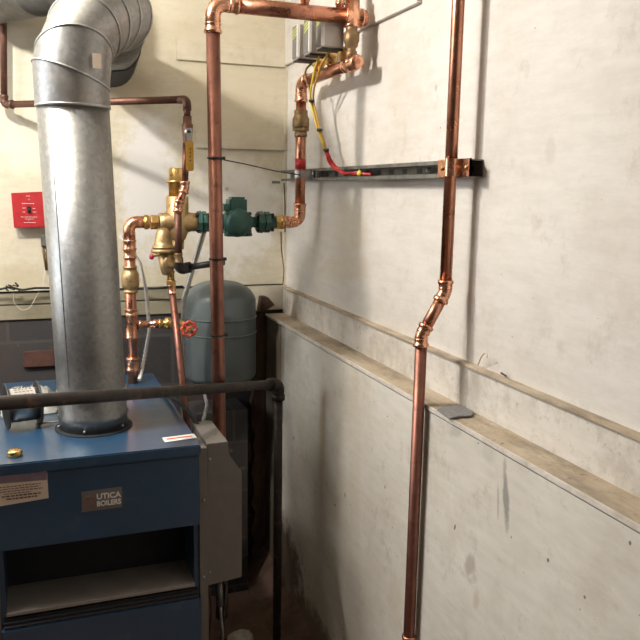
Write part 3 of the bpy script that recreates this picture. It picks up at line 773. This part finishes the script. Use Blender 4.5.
# brass drain valve with orange handwheel
vt = thing('drain_valve', 'small brass valve with an orange-red handwheel in front of the grey tank', 'valve', V((lx+.09, YP, zb_-.02)))
b = BM(); xe = xs(171)
lathe(b, V((lx+.088, YP, zb_)), X_, [(0, .012), (.001, .017), (.008, .017), (.010, .013), (.022, .014), (.024, .020), (.040, .020), (.042, .014), (xe-lx-.09, .014)], 16)
obj('valve_body', b, 'brass', vt)
hw = PY(189, 329, 2.47)
b = BM(); lathe(b, V((xe, YP, zb_)), X_, [(-.005, .014), (hw.x-xe, .013)], 16); sweep(b, [V((hw.x-.004, YP, zb_)), V((hw.x, 2.50, hw.z))], .011, 14); obj('bonnet', b, 'bronze_dark', vt)
wh = BM(); pts = []; nq = 64
for k in range(nq+1):
    a = 2*math.pi*k/nq; rr = .0225+.002*math.cos(8*a); pts.append(hw+V((rr*math.cos(a), 0, rr*math.sin(a))))
sweep(wh, pts, .0052, 8, caps=False)
for k in range(4):
    a = math.pi/4+math.pi/2*k; sweep(wh, [hw+V((0, .002, 0)), hw+V((.022*math.cos(a), 0, .022*math.sin(a)))], .0042, 8)
lathe(wh, hw+V((0, .006, 0)), -Y_, [(0, .010), (.012, .010), (.013, .007)], 16)
hwo = obj('handwheel', wh, 'orange', vt, 'scalloped orange-red handwheel')
b = BM(); hexnut(b, hw+V((0, -.006, 0)), -Y_, .005, .006); obj('nut', b, 'brass', hwo)

# ------------------------------------------------------------------ pressure regulator and feed line
YR = 2.50
def R_(px, py): return PY(px, py, YR)
rc = R_(165, 262)
reg = thing('pressure_regulator', 'bell-shaped brass pressure regulator with a red-tipped lever below the air separator', 'pressure regulator', V((rc.x, YR, R_(165, 285).z)))
cx = R_(163.5, 250).x
b = BM(); z0 = R_(163, 248).z; z1 = R_(163, 228).z; h = z1-z0
lathe(b, V((cx, YR, z0)), Z_, [(0, .037), (.005, .037), (.007, .030), (h*.35, .028), (h*.65, .025), (h*.9, .018), (h, .010)], 28); obj('bonnet', b, 'bronze', reg)
b = BM(); z2 = R_(165, 252).z
lathe(b, V((cx, YR, z2-.004)), Z_, [(0, .030), (.002, .040), (.010, .041), (.015, .037)], 28); 
obj('diaphragm_flange', b, 'bronze', reg)
b = BM(); z3 = R_(167, 275).z; bx_ = R_(167, 262).x
lathe(b, V((bx_, YR, z3)), Z_, [(0, .012), (.004, .017), (.020, .022), (z2-z3, .032)], 24)
lathe(b, V((bx_+.002, YR, R_(168, 261).z)), V((.25, -1, 0)), [(-.01, .024), (.026, .023), (.030, .020), (.031, .012)], 20); obj('body', b, 'bronze', reg)
b = BM(); hexnut(b, V((R_(171, 284).x, YR, R_(171, 285).z)), Z_, .016, .016); lathe(b, V((R_(171, 284).x, YR, R_(171, 285).z+.016)), Z_, [(0, .012), (.02, .011), (.03, .014)], 16); obj('outlet_nut', b, 'brass', reg)
b = BM(); l0, l1 = R_(158, 254), R_(150, 255)
sweep(b, fillet([V((cx-.02, YR-.02, z2)), V((l0.x, YR-.035, l0.z)), V((l1.x, YR-.04, l1.z))], .01, 4), .0045, 10); lv = obj('lever', b, 'bronze', reg)
b = BM(); lathe(b, V((l1.x+.002, YR-.04, l1.z+.006)), V((-.3, 0, -1)), [(0, .004), (.003, .0075), (.013, .008), (.017, .004)], 14); obj('lever_tip', b, 'red', lv)

# feed pipe down from yellow-handled ball valve, jogging left
YG = 2.50; rs_ = .0105
G = lambda px, py: PY(px, py, YG-.045)
feed = thing('copper_pipe', 'thin copper pipe with a small S-bend in front of the air separator', 'pipe', G(178, 262))
f1, f2, f3, f4, f5 = G(186, 143), G(185, 184), G(177.8, 206), G(178, 215), G(178, 258)
b = BM(); sweep(b, [f1, f2], rs_, 16); obj('upper_pipe', b, 'copper_dull', feed)
f2b = V((f2.x, f2.y, f2.z)); d_ = (f3-f2).normalized()
b = BM(); press_elbow(b, f2+V((0, 0, -.010)), Z_, d_, rs_*1.15, .018); obj('elbow', b, 'copper_bright', feed)
b = BM(); press_elbow(b, f3, -d_, -Z_, rs_*1.15, .018); obj('elbow', b, 'copper_bright', feed)
b = BM(); sweep(b, [f2+V((0, 0, -.010)), f3], rs_*1.12, 16); obj('offset_pipe', b, 'copper', feed)
b = BM(); sweep(b, [f3+V((0, 0, -.01)), V((f3.x, f3.y, f5.z))], rs_*1.12, 16); obj('lower_pipe', b, 'copper_brown', feed)
b = BM(); e0 = V((f3.x, f3.y, f5.z)); fit(b, e0, Z_, .03, rs_*1.05); 
obj('coupling', b, 'bronze_dark', feed)

# brown supply pipe along the wall
YW = 2.93
brown = thing('copper_pipe', 'thin brown pipe running behind the flue then turning down to the yellow-handled valve', 'pipe', PY(5, 95, YW))
g0, g1, g2 = PY(2.5, -60, YW), PY(4, 99, YW), PY(187, 99.5, 2.455)
g1 = V((g1.x, g1.y, g2.z+.002)); g3 = PY(186, 116, 2.455); g3 = V((g2.x, g2.y, g3.z))
b = BM(); sweep(b, [g0, g1+V((0, 0, .02))], .0115, 16); obj('drop_pipe', b, 'copper_brown', brown)
b = BM(); dh = (g2-g1).normalized(); bend(b, g1+V((0, 0, .028)), g1, g1+dh*.034, .0118, .024); obj('elbow', b, 'copper_brown', brown)
b = BM(); sweep(b, [g1+dh*.02, g2-dh*.02], .0115, 16); obj('cross_pipe', b, 'copper_brown', brown)
b = BM(); bend(b, g2-dh*.030, g2, g2+V((0, 0, -.028)), .0118, .026, False); obj('elbow', b, 'copper_brown', brown)
b = BM(); sweep(b, [g2+V((0, 0, -.024)), g3], .0105, 16); lathe(b, g2+V((0, 0, -.033)), Z_, [(0, .011), (0, .0135), (.004, .0135), (.004, .011)], 16); obj('down_pipe', b, 'copper_brown', brown)
# ball valve with yellow lever
bv = thing('ball_valve', 'small dark ball valve with a yellow dipped lever hanging down', 'valve', V((g3.x, g3.y, G(186, 150).z)))
zv0, zv1 = G(186, 144).z, g3.z
b = BM(); h = zv1-zv0
lathe(b, V((g3.x, g3.y, zv0)), Z_, [(-.02, .011), (0, .0135), (.012, .0145), (h*.35, .016), (h*.7, .018), (h*.74, .014), (h, .0140), (h, .0105)], 16); obj('valve_body', b, 'copper_brown', bv)
b = BM(); nx = g3.x-.001; lathe(b, V((nx, g3.y-.012, zv0+h*.42)), -Y_, [(0, .012), (.012, .012), (.013, .009), (.018, .008), (.020, .005)], 16); obj('stem_nut', b, 'steel', bv)
b = BM(); zt_ = G(188, 143).z; zb2 = G(186, 171).z
bounds(b, (nx-.008, g3.y-.032, zt_), (nx+.010, g3.y-.029, zv0+h*.55), .001); lv = obj('lever', b, 'steel', bv)
b = BM(); bounds(b, (nx-.010, g3.y-.036, zb2), (nx+.013, g3.y-.025, zt_+.004), .003); obj('lever_grip', b, 'yellow', lv, 'yellow dipped grip')
b = BM()
for zz_ in (.78, .64, .50, .36): box(b, (nx+.002, g3.y-.0363, zb2+(zt_-zb2)*zz_), (.003, .0006, .006), .0002)
obj('grip_mark', b, 'black', lv)

# slanting copper pipe from regulator to behind the control cover
s0 = R_(171.5, 284); s1 = PY(189, 440, 2.42); s2 = s0 + (s1-s0)*1.35
sl_ = thing('copper_pipe', 'slanting copper pipe dropping from the regulator behind the boiler corner', 'pipe', s2)
b = BM(); sweep(b, [s0, s2], .0112, 18); obj('pipe', b, 'copper_dull', sl_)
b = BM(); ds = (s2-s0).normalized(); fit(b, s0+ds*.018, ds, .030, .0112); obj('coupling', b, 'copper_bright', sl_)

# black branch from the regulator toward the riser
k0, k1, k2 = R_(175, 271.5), R_(183, 268), PY(224, 262, 2.42)
blk = thing('branch_pipe', 'short black pipe with a fat elbow reaching from the regulator to behind the riser', 'pipe', k0)
b = BM(); sweep(b, [k1, k2], .0105, 16); obj('pipe', b, 'black', blk)
b = BM(); sweep(b, fillet([R_(177, 257)+V((0, -.02, 0)), R_(178, 270)+V((0, -.02, 0)), k1+V((.02, 0, .001))], .02, 6), .016, 18); lathe(b, k1+V((.008, 0, 0)), k2-k1, [(0, .012), (0, .018), (.018, .018), (.018, .012)], 18); obj('elbow', b, 'black', blk)

# ------------------------------------------------------------------ expansion tank
TX, TY = .655, 2.835; TR = .136
ztt = PY(224, 281, TY-.02).z; tzb = PY(224, 388, TY-.05).z
tank = thing('expansion_tank', 'round grey steel expansion tank with a domed top behind the tall copper riser', 'expansion tank', V((TX, TY, tzb)))
h = ztt-tzb; prof = []
for k in range(9):
    a = math.pi/2*k/8; prof.append((.05-.05*math.cos(a), TR*max(math.sin(a), .02)))
prof += [(h*.56, TR), (h*.565, TR)]
for k in range(1, 11):
    a = math.pi/2*k/10; prof.append((h-.085+.085*math.sin(a), TR*max(math.cos(a)**.8, .02)))
b = BM(); lathe(b, V((TX, TY, tzb)), Z_, prof, 56); obj('shell', b, 'tank', tank)
for py in (322, 338):
    zz_ = PY(224, py, TY-TR).z; b = BM(); lathe(b, V((TX, TY, zz_-.003)), Z_, [(0, TR), (.001, TR+.003), (.005, TR+.003), (.006, TR)], 56); obj('weld_band', b, 'tank', tank)
b = BM(); sweep(b, [V((TX, TY, tzb+.002)), V((TX, TY, tzb-.12)), ], .012, 16); obj('connection', b, 'black_iron', tank)
b = BM(); bounds(b, (TX-.10, TY-.03, 0), (TX+.10, TY+.16, tzb-.10)); tag(obj('concrete_pier', b, 'block'), 'dark painted block pier below the grey expansion tank', 'pier')

# ------------------------------------------------------------------ flexible conduits
def corrug(pts, r, name, label, mat, ridge=.0018, step=.0075):
    pts = fillet(pts, .08, 8); out = []; rs = []
    tot = 0
    for i in range(len(pts)-1):
        a_, c_ = pts[i], pts[i+1]; L_ = (c_-a_).length; n_ = max(1, int(L_/step*2))
        for k in range(n_): out.append(a_.lerp(c_, k/n_)); rs.append(r+(ridge if len(out) % 2 else -ridge))
    b = BM(); sweep(b, out, rs, 12); return tag(obj(name, b, mat), label, 'conduit')
corrug([PY(206, 226, 2.61), PY(196, 258, 2.62), PY(184, 298, 2.63), PY(182.5, 345, 2.64), PY(181, 400, 2.66), PY(180, 450, 2.66)], .0085, 'flexible_conduit', 'silver corrugated conduit curving down from the green pump left of the tank', 'steel')
corrug([PY(120, 236, 2.66), PY(140, 262, 2.645), PY(146, 290, 2.635), PY(149.5, 330, 2.63), PY(144, 360, 2.62), PZ(139, 381, BT+.012)], .0058, 'flexible_conduit', 'thin white corrugated conduit just right of the copper pipe standing on the boiler', 'white')

# ------------------------------------------------------------------ black steel pipe in front of boiler
w0, w1 = PY(-20, 404.5, 1.58), PY(278.5, 384, 2.30)
RS = .0148
steel = thing('steel_pipe', 'rusty black steel pipe crossing in front of the flue and turning down to the floor', 'pipe', V((w1.x, w1.y, 0)))
dw = (w1-w0).normalized()
w0 = w0 - dw*.55
b = BM(); sweep(b, [w0, w1-dw*.03], RS, 22); obj('cross_pipe', b, 'black_iron', steel)
b = BM(); sweep(b, [w1+V((0, 0, -.02)), V((w1.x, w1.y, 0))], RS*.95, 22); obj('down_pipe', b, 'black_iron', steel)
b = BM(); sweep(b, fillet([w1-dw*.045, w1, w1+V((0, 0, -.045))], .03, 8), RS*1.28, 22)
lathe(b, w1-dw*.052, dw, [(0, RS), (0, RS*1.45), (.016, RS*1.45), (.018, RS*1.28)], 22); lathe(b, w1+V((0, 0, -.052)), Z_, [(0, RS), (0, RS*1.45), (.016, RS*1.45), (.018, RS*1.28)], 22); obj('elbow', b, 'black_iron', steel)

# ------------------------------------------------------------------ items on the boiler
def fl_spool():
    c0 = PZ(8, 430, BT); rr = .062
    A = V((c0.x-.004, c0.y+.01, BT+rr)); d = V((.98, .20, 0)).normalized()
    t = thing('wire_spool', 'dark spool with a white paper label lying on the boiler top', 'spool', V((A.x, A.y, BT)))
    for s in (0, .082):
        b = BM(); lathe(b, A+d*s, d, [(0, .020), (0, rr-.002), (.001, rr), (.004, rr), (.005, rr-.002), (.005, .02)], 40); obj('rim_disc', b, 'black', t)
    b = BM(); lathe(b, A+d*.004, d, [(0, .045), (.078, .045)], 40); obj('barrel', b, 'steel', t)
    b = BM(); dn, u, w = basis(d)
    n_ = 14; lo = []
    ring0 = []; ring1 = []
    for k in range(n_+1):
        a = math.pi*(.18+.62*k/n_)
        off = (Z_*math.sin(a) + V((d.y, -d.x, 0))*math.cos(a)*1)*.0462
        ring0.append(b.verts.new(A+d*.012+off)); ring1.append(b.verts.new(A+d*.074+off))
    for k in range(n_): b.faces.new((ring0[k], ring0[k+1], ring1[k+1], ring1[k])).smooth = True
    bmesh.ops.solidify(b, geom=b.faces[:], thickness=.0006)
    obj('label', b, 'paper', t, 'white printed paper wrapped round the top')
    b = BM()
    for q_ in range(5):
        a = math.pi*(.28+.07*q_); off = (Z_*math.sin(a) + V((d.y, -d.x, 0))*math.cos(a))*.0475
        s_ = .022
        while s_ < .064:
            e_ = random.uniform(.004, .009); sweep(b, [A+d*s_+off, A+d*min(s_+e_, .068)+off], .0007, 4); s_ += e_+.003
    obj('print', b, 'ink', t)
fl_spool()
# crumpled clear plastic packaging behind it
b = BM()
random.seed(3)
nx_, ny_ = 18, 12; pc = PZ(32, 392, BT); grid = []
for j in range(ny_):
    row = []
    for i in range(nx_):
        u_, v_ = i/(nx_-1), j/(ny_-1)
        x = -.105 + .15*u_; y = 2.28 + .24*v_
        e_ = min(u_, 1-u_, v_, 1-v_)*2
        z = BT + .004 + (.045*min(1, e_*2.5))*(.6+.5*random.random())
        row.append(b.verts.new(V((x+random.uniform(-.004, .004), y+random.uniform(-.006, .006), z))))
    grid.append(row)
for j in range(ny_-1):
    for i in range(nx_-1): b.faces.new((grid[j][i], grid[j][i+1], grid[j+1][i+1], grid[j+1][i])).smooth = True
bmesh.ops.solidify(b, geom=b.faces[:], thickness=.0008)
tag(obj('plastic_packaging', b, 'plastic'), 'crumpled clear plastic packaging on the boiler top behind the spool', 'packaging')
# cardboard-like wire bracket beside the flue
b = BM()
sweep(b, fillet([PZ(36, 424, BT+.006), PZ(60, 421, BT+.006), PZ(58, 402, BT+.006), PZ(40, 404, BT+.006)], .01, 4), .0022, 8)
tag(obj('bent_wire', b, 'steel'), 'bent piece of thin steel wire between the spool and the flue', 'wire')
# black cable to control cover
b = BM(); ck = [PZ(150, 390, BT+.006), PZ(165, 395, BT+.008), PZ(180, 402, BT+.03), PY(193, 418, 2.12), PY(201, 430, 2.08), PY(207, 441, 2.03)]
sweep(b, fillet([p for p in ck], .05, 5), .0062, 12)
tag(obj('power_cable', b, 'dark_in'), 'black cable curving over the boiler edge into the grey control cover', 'cable')
# green ground cap / wiring behind cover
b = BM(); g_ = PY(207.5, 423, 2.15); lathe(b, g_+V((0, 0, -.02)), Z_, [(-.01, .015), (.02, .015), (.024, .012)], 14); sweep(b, [g_+V((0, 0, -.02)), g_+V((0, 0, -.3))], .006, 8)
gt = tag(obj('green_cable_end', b, 'green_cord'), 'green cable end poking up behind the grey control cover', 'cable')
b = BM()
p0 = PY(203, 392, 2.45)
sweep(b, fillet([PY(204, 392, 2.46), PY(207, 405, 2.42), PY(203, 422, 2.38), PY(204, 450, 2.3)], .03, 6), .006, 10)
tag(obj('foil_tube', b, 'slate'), 'crinkled grey tube hanging between the slanting pipe and the riser', 'tube')

# ------------------------------------------------------------------ emergency switch
sw = thing('emergency_switch', 'red emergency switch plate with a black toggle on the cream wall', 'switch', PY(28, 226, YB-.03))
ya = YB-.012
b = BM(); p_ = [PY(*p, ya-.042) for p in [(11.5, 193.5), (43, 192.5), (45.5, 226), (14.5, 227)]]
prism(b, [V((p.x, ya-.040, p.z)) for p in p_], (0, .040, 0), .003); obj('back_box', b, 'red', sw)
b = BM(); p2 = [PY(*p, ya-.045) for p in [(11, 193), (44, 191.5), (46, 227), (14, 228)]]
prism(b, [V((p.x, ya-.044, p.z)) for p in p2], (0, .004, 0), .0012); fp = obj('face_plate', b, 'red', sw)
tc_ = PY(29, 209.5, ya-.05)
b = BM(); bounds(b, (tc_.x-.006, ya-.047, tc_.z-.011), (tc_.x+.006, ya-.044, tc_.z+.011)); box(b, (tc_.x, ya-.052, tc_.z-.002), (.007, .014, .009), .001); obj('toggle', b, 'black', fp)
b = BM()
for (px, py, L_, hh) in ((28, 196, .012, .002), (28, 203.5, .040, .0022), (24, 208, .010, .002), (34, 208.5, .008, .002), (24, 212, .008, .002), (34.5, 212, .012, .002), (29, 217, .055, .0016), (29.5, 219, .030, .0014), (30, 222.5, .040, .0018)):
    c = PY(px, py, ya-.0445); s_ = -L_/2
    while s_ < L_/2:
        e_ = random.uniform(.002, .0045); bounds(b, (c.x+s_, ya-.0447, c.z-hh/2), (c.x+min(s_+e_, L_/2), ya-.0438, c.z+hh/2)); s_ += e_+.0012
obj('print', b, 'white', fp)
for (px, py) in ((29, 199.5), (29, 220)):
    b = BM(); c = PY(px, py, ya-.0445); lathe(b, V((c.x, ya-.044, c.z)), -Y_, [(0, .003), (.0015, .002)], 8)
    obj('screw', b, 'steel', fp)
cnd = thing('cable_clamp', 'tarnished metal cable clamp and wires below the red switch, beside the flue', 'cable clamp', PY(44, 270, ya-.02))
b = BM(); u0, u1 = PY(43.5, 234, ya-.02), PY(44, 246, ya-.02); bounds(b, (u0.x-.010, ya-.03, u1.z), (u0.x+.012, ya-.001, u0.z), .002); obj('box_connector', b, 'galv_dull', cnd)
b = BM()
for dx in (-.006, .002, .009): sweep(b, fillet([V((u0.x+dx, ya-.015, u1.z+.005)), V((u0.x+dx+.006*math.sin(dx*900), ya-.012, u1.z-.04)), V((u0.x+dx*.6+.008, ya-.012, PY(46, 270, ya).z))], .03, 4), .0038, 8)
obj('cable', b, 'bronze_dark', cnd)
b = BM(); c = PY(29, 209.5, ya-.05)
# wires and fluff along the bottom of cream panel
b = BM()
sweep(b, fillet([PY(-8, 291, 2.965), PY(10, 287, 2.955), PY(22, 290, 2.95), PY(35, 288, 2.96), PY(60, 288, 2.965)], .03, 4), .004, 8)
for k in range(9):
    c = PY(16+random.uniform(-8, 10), 288+random.uniform(-2, 3), 2.955); sweep(b, [c, c+V((random.uniform(-.02, .02), -.008, random.uniform(-.008, .014)))], .0028, 6)
tag(obj('dark_cable', b, 'black'), 'tangled dark cable along the bottom edge of the cream panel', 'cable')
b = BM(); sweep(b, fillet([PY(45, 270, 2.97), PY(43, 284, 2.97), PY(30, 308, 2.975), PY(22, 311, 2.975), PY(14, 303, 2.975), PY(13, 290, 2.97)], .03, 6), .0011, 6)
tag(obj('thin_wire', b, 'paper_tan'), 'thin pale wire looping below the cable clamp in front of the olive planks', 'wire')
# dark strip drawing the shaded gap under the cream panel
b = BM(); r0, r1 = PY(139, 288.5, 2.96), PY(183, 286.5, 2.93); sweep(b, [r0, r1], .0045, 8)
tag(obj('gap_shade_strip', b, 'black'), 'thin dark strip drawn as the shaded gap below the cream panel, between the left copper pipe and the grey tank', 'gap shade')

# ------------------------------------------------------------------ control wires
def wire(pts, r, name, label, mat, cat='wire', group=None, fil=.03, parent=None):
    b = BM(); sweep(b, fillet(pts, fil, 5), r, 8); o = obj(name, b, mat, parent)
    if parent is None: tag(o, label, cat, group)
    elif label: o['label'] = label
    return o
XB = .895
j1 = PX(311, 100, .870); j2 = PX(319, 129, .885); j3 = PX(327, 152, .90)
jj = V((0, 0, 0))
hn = thing('wire_harness', 'bundle of yellow and brown wires hanging from the zone valves to the channel', 'wires', j3)
wire([V((XH-.02, zy[2], zH+.042)), PX(303, 72, .862), PX(309, 88, .866), j1, j2, j3], .0034, 'wire', None, 'bronze_dark', parent=hn)
wire([V((XH-.045, zy[1]-.02, zH+.042)), PX(315, 68, .850), PX(311, 88, .858), j1+V((-.004, 0, 0)), j2+V((-.005, 0, 0)), j3+V((-.004, 0, 0))], .0036, 'wire', 'yellow wire', 'yellow_bright', parent=hn)
wire([V((XH-.045, zy[0], zH+.042)), PX(321, 65, .850), PX(314, 88, .858), j1+V((.004, -.006, 0)), j2+V((0, -.007, 0)), j3+V((-.002, -.006, 0))], .0036, 'wire', 'yellow wire', 'yellow', parent=hn)
e0 = PX(333, 165, .925); e1_ = PX(345, 173, .93); e2_ = PX(372, 174.5, .945)
wire([j3, e0, e1_, e2_], .0052, 'cable_jacket', 'red cable jacket', 'red_tape', parent=hn)
wire([j3+V((-.006, -.004, 0)), e0+V((-.008, 0, -.004)), e1_+V((-.004, 0, -.002)), PX(362, 172, .94)], .0050, 'cable_jacket', 'red cable jacket', 'red_tape', parent=hn)
for i, (px, py, xx) in enumerate(((311.5, 101, .866), (319.5, 130, .881), (326, 150, .896))):
    c = PX(px, py, xx); b = BM(); lathe(b, c+V((0, 0, -.004)), Z_+V((0, -.25, 0)), [(0, .006), (0, .0095), (.008, .0095), (.008, .006)], 14)
    tag(obj('zip_tie', b, 'black'), ['black zip tie at the top of the yellow wire bundle', 'black zip tie halfway down the yellow wire bundle', 'black zip tie where the yellow wires enter the red jacket'][i], 'zip tie', 'zip ties on the wire bundle')
b = BM(); c = PX(360, 172, .932); lathe(b, c+V((0, 0, -.012)), Z_, [(0, .006), (.004, .009), (.013, .009), (.016, .005), (.025, .004)], 12); tag(obj('yellow_wire_nut', b, 'yellow_bright'), 'small yellow wire nut sitting in the strut channel', 'wire nut')
# thin black wire riser to channel
hk = PY(224, 160, YM)
wire([V((hk.x, YM-.005, hk.z)), PY(245, 164, 2.3), PY(275, 171, 2.45), PX(300, 175, .862)+V((0, 0, 0))], .0018, 'black_wire', 'thin black wire sagging from the riser to the corner pipe', 'black', fil=.2)
wire([PY(284, 183, 2.93), PY(285, 205, 2.95), PY(285, 232, 2.96)], .0025, 'black_wire', 'dark wire hanging in the corner below the end of the channel', 'black')
wire([PY(281, 232, 2.57), PY(281.5, 250, 2.6), PY(284, 270, 2.8), PY(283, 284, 2.94)], .0022, 'bare_copper_wire', 'thin copper wire hanging below the brass adapter', 'copper')
b = BM(); c = PY(275, 182, 2.95); bounds(b, c+V((-.012, -.006, -.006)), c+V((.02, .004, .004)), .001); tag(obj('wall_bracket', b, 'galv_dull'), 'small grey bracket at the left end of the strut channel', 'bracket')

# ------------------------------------------------------------------ odd bits on ledge and floor
b = BM(); ps = [PZ(*p, ZL+.006) for p in [(437, 407), (448, 402), (462, 403), (474, 409), (472, 413), (458, 414), (450, 416)]]  # thin mottled grey patch lying on the ledge
prism(b, [p+V((0, 0, -.009)) for p in ps], (0, 0, .0035), .001); tag(obj('grey_patch', b, 'slate'), 'flat grey patch on the dusty ledge beside the copper pipe', 'chip')
b = BM()
p0 = PX(478, 362, XR-.01); sweep(b, fillet([PX(478, 365, .955), PX(481, 357, .945), PX(485, 352, .94), PX(487, 354, .94), PX(487, 358, .94)], .01, 4), .0016, 6)
tag(obj('curled_wire', b, 'paper_tan'), 'short curled wire sticking up from the upper ledge by the shadow', 'wire')
b = BM(); c = PX(503, 376, .955); prism(b, [c+V((0, -.012, 0)), c+V((-.004, 0, .004)), c+V((0, .012, .003)), c+V((.003, .004, 0))], (.002, 0, .004), .0006); tag(obj('dead_leaf', b, 'rust'), 'shrivelled brown leaf on the upper ledge', 'leaf')
random.seed(11)
def lump(loc, s, mat, name, label, cat, group=None, seed=1):
    rnd = random.Random(seed); b = BM(); bmesh.ops.create_icosphere(b, subdivisions=2, radius=1)
    for v in b.verts: v.co = V((v.co.x*s[0], v.co.y*s[1], v.co.z*s[2]))*(1+rnd.uniform(-.16, .16)) + V(loc)
    return tag(obj(name, b, mat), label, cat, group)
fp_ = PZ(243, 640, 0)
lump(PZ(240, 640, .03), (.05, .04, .03), 'rubble', 'rubble_stone', 'pale broken stone on the floor right of the boiler at the frame bottom', 'stone', seed=2)
lump(PZ(262, 555, .025), (.045, .04, .03), 'wood_dark', 'rubble_stone', 'dark lump of debris on the floor at the foot of the back wall', 'stone', seed=4)
lump(PZ(305, 612, .02)+V((-.03, 0, 0)), (.03, .05, .02), 'wood_dark', 'rubble_stone', 'dark debris against the foot of the white lower wall', 'stone', seed=5)
# dark dirt heaped along the base of the walls
b = BM(); n_ = 40; L0 = []; L1 = []; L2 = []
rnd = random.Random(5)
for k in range(n_+1):
    y = 1.6+1.39*k/n_
    hgt = .02+.085*max(0, (y-2.2)/.8)+rnd.uniform(0, .012)
    L0.append(b.verts.new(V((XLOW+.002, y, hgt)))); L1.append(b.verts.new(V((XLOW-.03-rnd.uniform(0, .01), y, hgt*.6)))); L2.append(b.verts.new(V((XLOW-.09-rnd.uniform(0, .04), y, .001))))
for k in range(n_):
    b.faces.new((L0[k], L0[k+1], L1[k+1], L1[k])); b.faces.new((L1[k], L1[k+1], L2[k+1], L2[k]))
o = tag(obj('dirt_bank', b, 'floor'), 'brown dirt banked along the foot of the lower wall', 'dirt'); o['kind'] = 'stuff'
# broken wood edge right of the tank
b = BM()
wd = [(262, 297), (268, 297), (275, 305), (264, 312), (260, 312)]
prism(b, [V((PY(*p, 2.93).x, 2.93, PY(*p, 2.93).z)) for p in wd], (0, .05, 0), .002)
tag(obj('wood_wedge', b, 'wood_dark'), 'dark brown wedge of wood at the ledge end right of the tank', 'wood scrap')
b = BM(); rnd = random.Random(9)
zt9, zb9 = PY(262, 312, 2.95).z, .0
nn = 26; lft = []
for k in range(nn+1):
    z = zb9+(zt9-zb9)*k/nn; lft.append(V((PY(262, 400, 2.96).x-.035+rnd.uniform(-.012, .012), 2.965, z)))
rgt = [V((XLOW+.002, 2.965, p.z)) for p in lft]
for k in range(nn): prism(b, [lft[k], lft[k+1], rgt[k+1], rgt[k]], (0, .034, 0))
bmesh.ops.remove_doubles(b, verts=b.verts[:], dist=.0001)
tag(obj('broken_board', b, 'wood_dark'), 'rotten dark board standing in the corner right of the tank', 'board')
lump(V((PY(248, 470, 2.95).x, 2.955, PY(258, 452, 2.95).z)), (.016, .014, .05), 'rust', 'mortar_lump', 'reddish mortar lump on the dark back wall right of the control cover', 'mortar', seed=8)
b = BM(); c = PY(35, 362, 2.97); bounds(b, (PY(23, 362, 2.97).x, 2.985, PY(23, 369, 2.97).z), (PY(55, 362, 2.97).x, 3.02, PY(23, 353, 2.97).z), .003); tag(obj('brick', b, 'rust'), 'reddish brown brick set in the dark wall left of the flue', 'brick')
# pale conduit and cords below cover
cf = thing('gas_connector', 'grey tube with a chrome end hanging below the control cover', 'tube', PY(221, 640, 2.02))
b = BM(); sweep(b, [PY(219, 583, 2.0), PY(220.5, 606, 2.0)], .0085, 14); obj('sleeve', b, 'galv_dull', cf)
b = BM(); sweep(b, fillet([PY(220.5, 606, 2.0), PY(221, 618, 2.02), PY(222.5, 630, 2.02), PY(222, 660, 2.03)], .02, 5), .0045, 10); obj('tube', b, 'steel', cf)
wire([PY(226, 583, 2.03), PY(224, 610, 2.03), PY(221, 650, 2.05)], .005, 'cord', 'black cord hanging below the control cover', 'black', 'cord')
wire([PY(209, 588, 2.0), PY(212, 610, 2.02), PY(208, 650, 2.02)], .004, 'cord', 'dark red cord beside the grey strip below the control cover', 'rust', 'cord')

# ------------------------------------------------------------------ light
def area(name, loc, target, size, power, color, shape='SQUARE', sy=None):
    l = bpy.data.lights.new(name, 'AREA'); l.energy = power; l.color = color; l.shape = shape; l.size = size
    if sy: l.size_y = sy
    o = bpy.data.objects.new(name, l); COL.objects.link(o); o.location = loc
    o.rotation_euler = (V(target)-V(loc)).to_track_quat('-Z', 'Y').to_euler(); return o
pl_ = bpy.data.lights.new('ceiling_bulb', 'POINT'); pl_.energy = 62; pl_.color = (1, .94, .85); pl_.shadow_soft_size = .03
po = bpy.data.objects.new('ceiling_bulb', pl_); COL.objects.link(po); po.location = (-.30, 1.98, 2.40)
area('window_light', (-1.85, 2.25, 1.75), (.9, 1.9, 1.3), 1.3, 27, (.92, .97, 1), 'RECTANGLE', 1.1)
area('ceiling_fill', (-1.0, 1.85, 2.58), (-.5, 1.85, 0), .4, 24, (1, .96, .94), 'RECTANGLE', .25)  # added soft fill light, no fixture on the ceiling
w = bpy.data.worlds.new('world'); S.world = w; w.use_nodes = True
w.node_tree.nodes['Background'].inputs[0].default_value = (.9, .95, 1, 1); w.node_tree.nodes['Background'].inputs[1].default_value = .1
S.view_settings.view_transform = 'Standard'; S.view_settings.look = 'None'
S.view_settings.exposure = 0; S.view_settings.gamma = 1; S.view_settings.use_curve_mapping = False
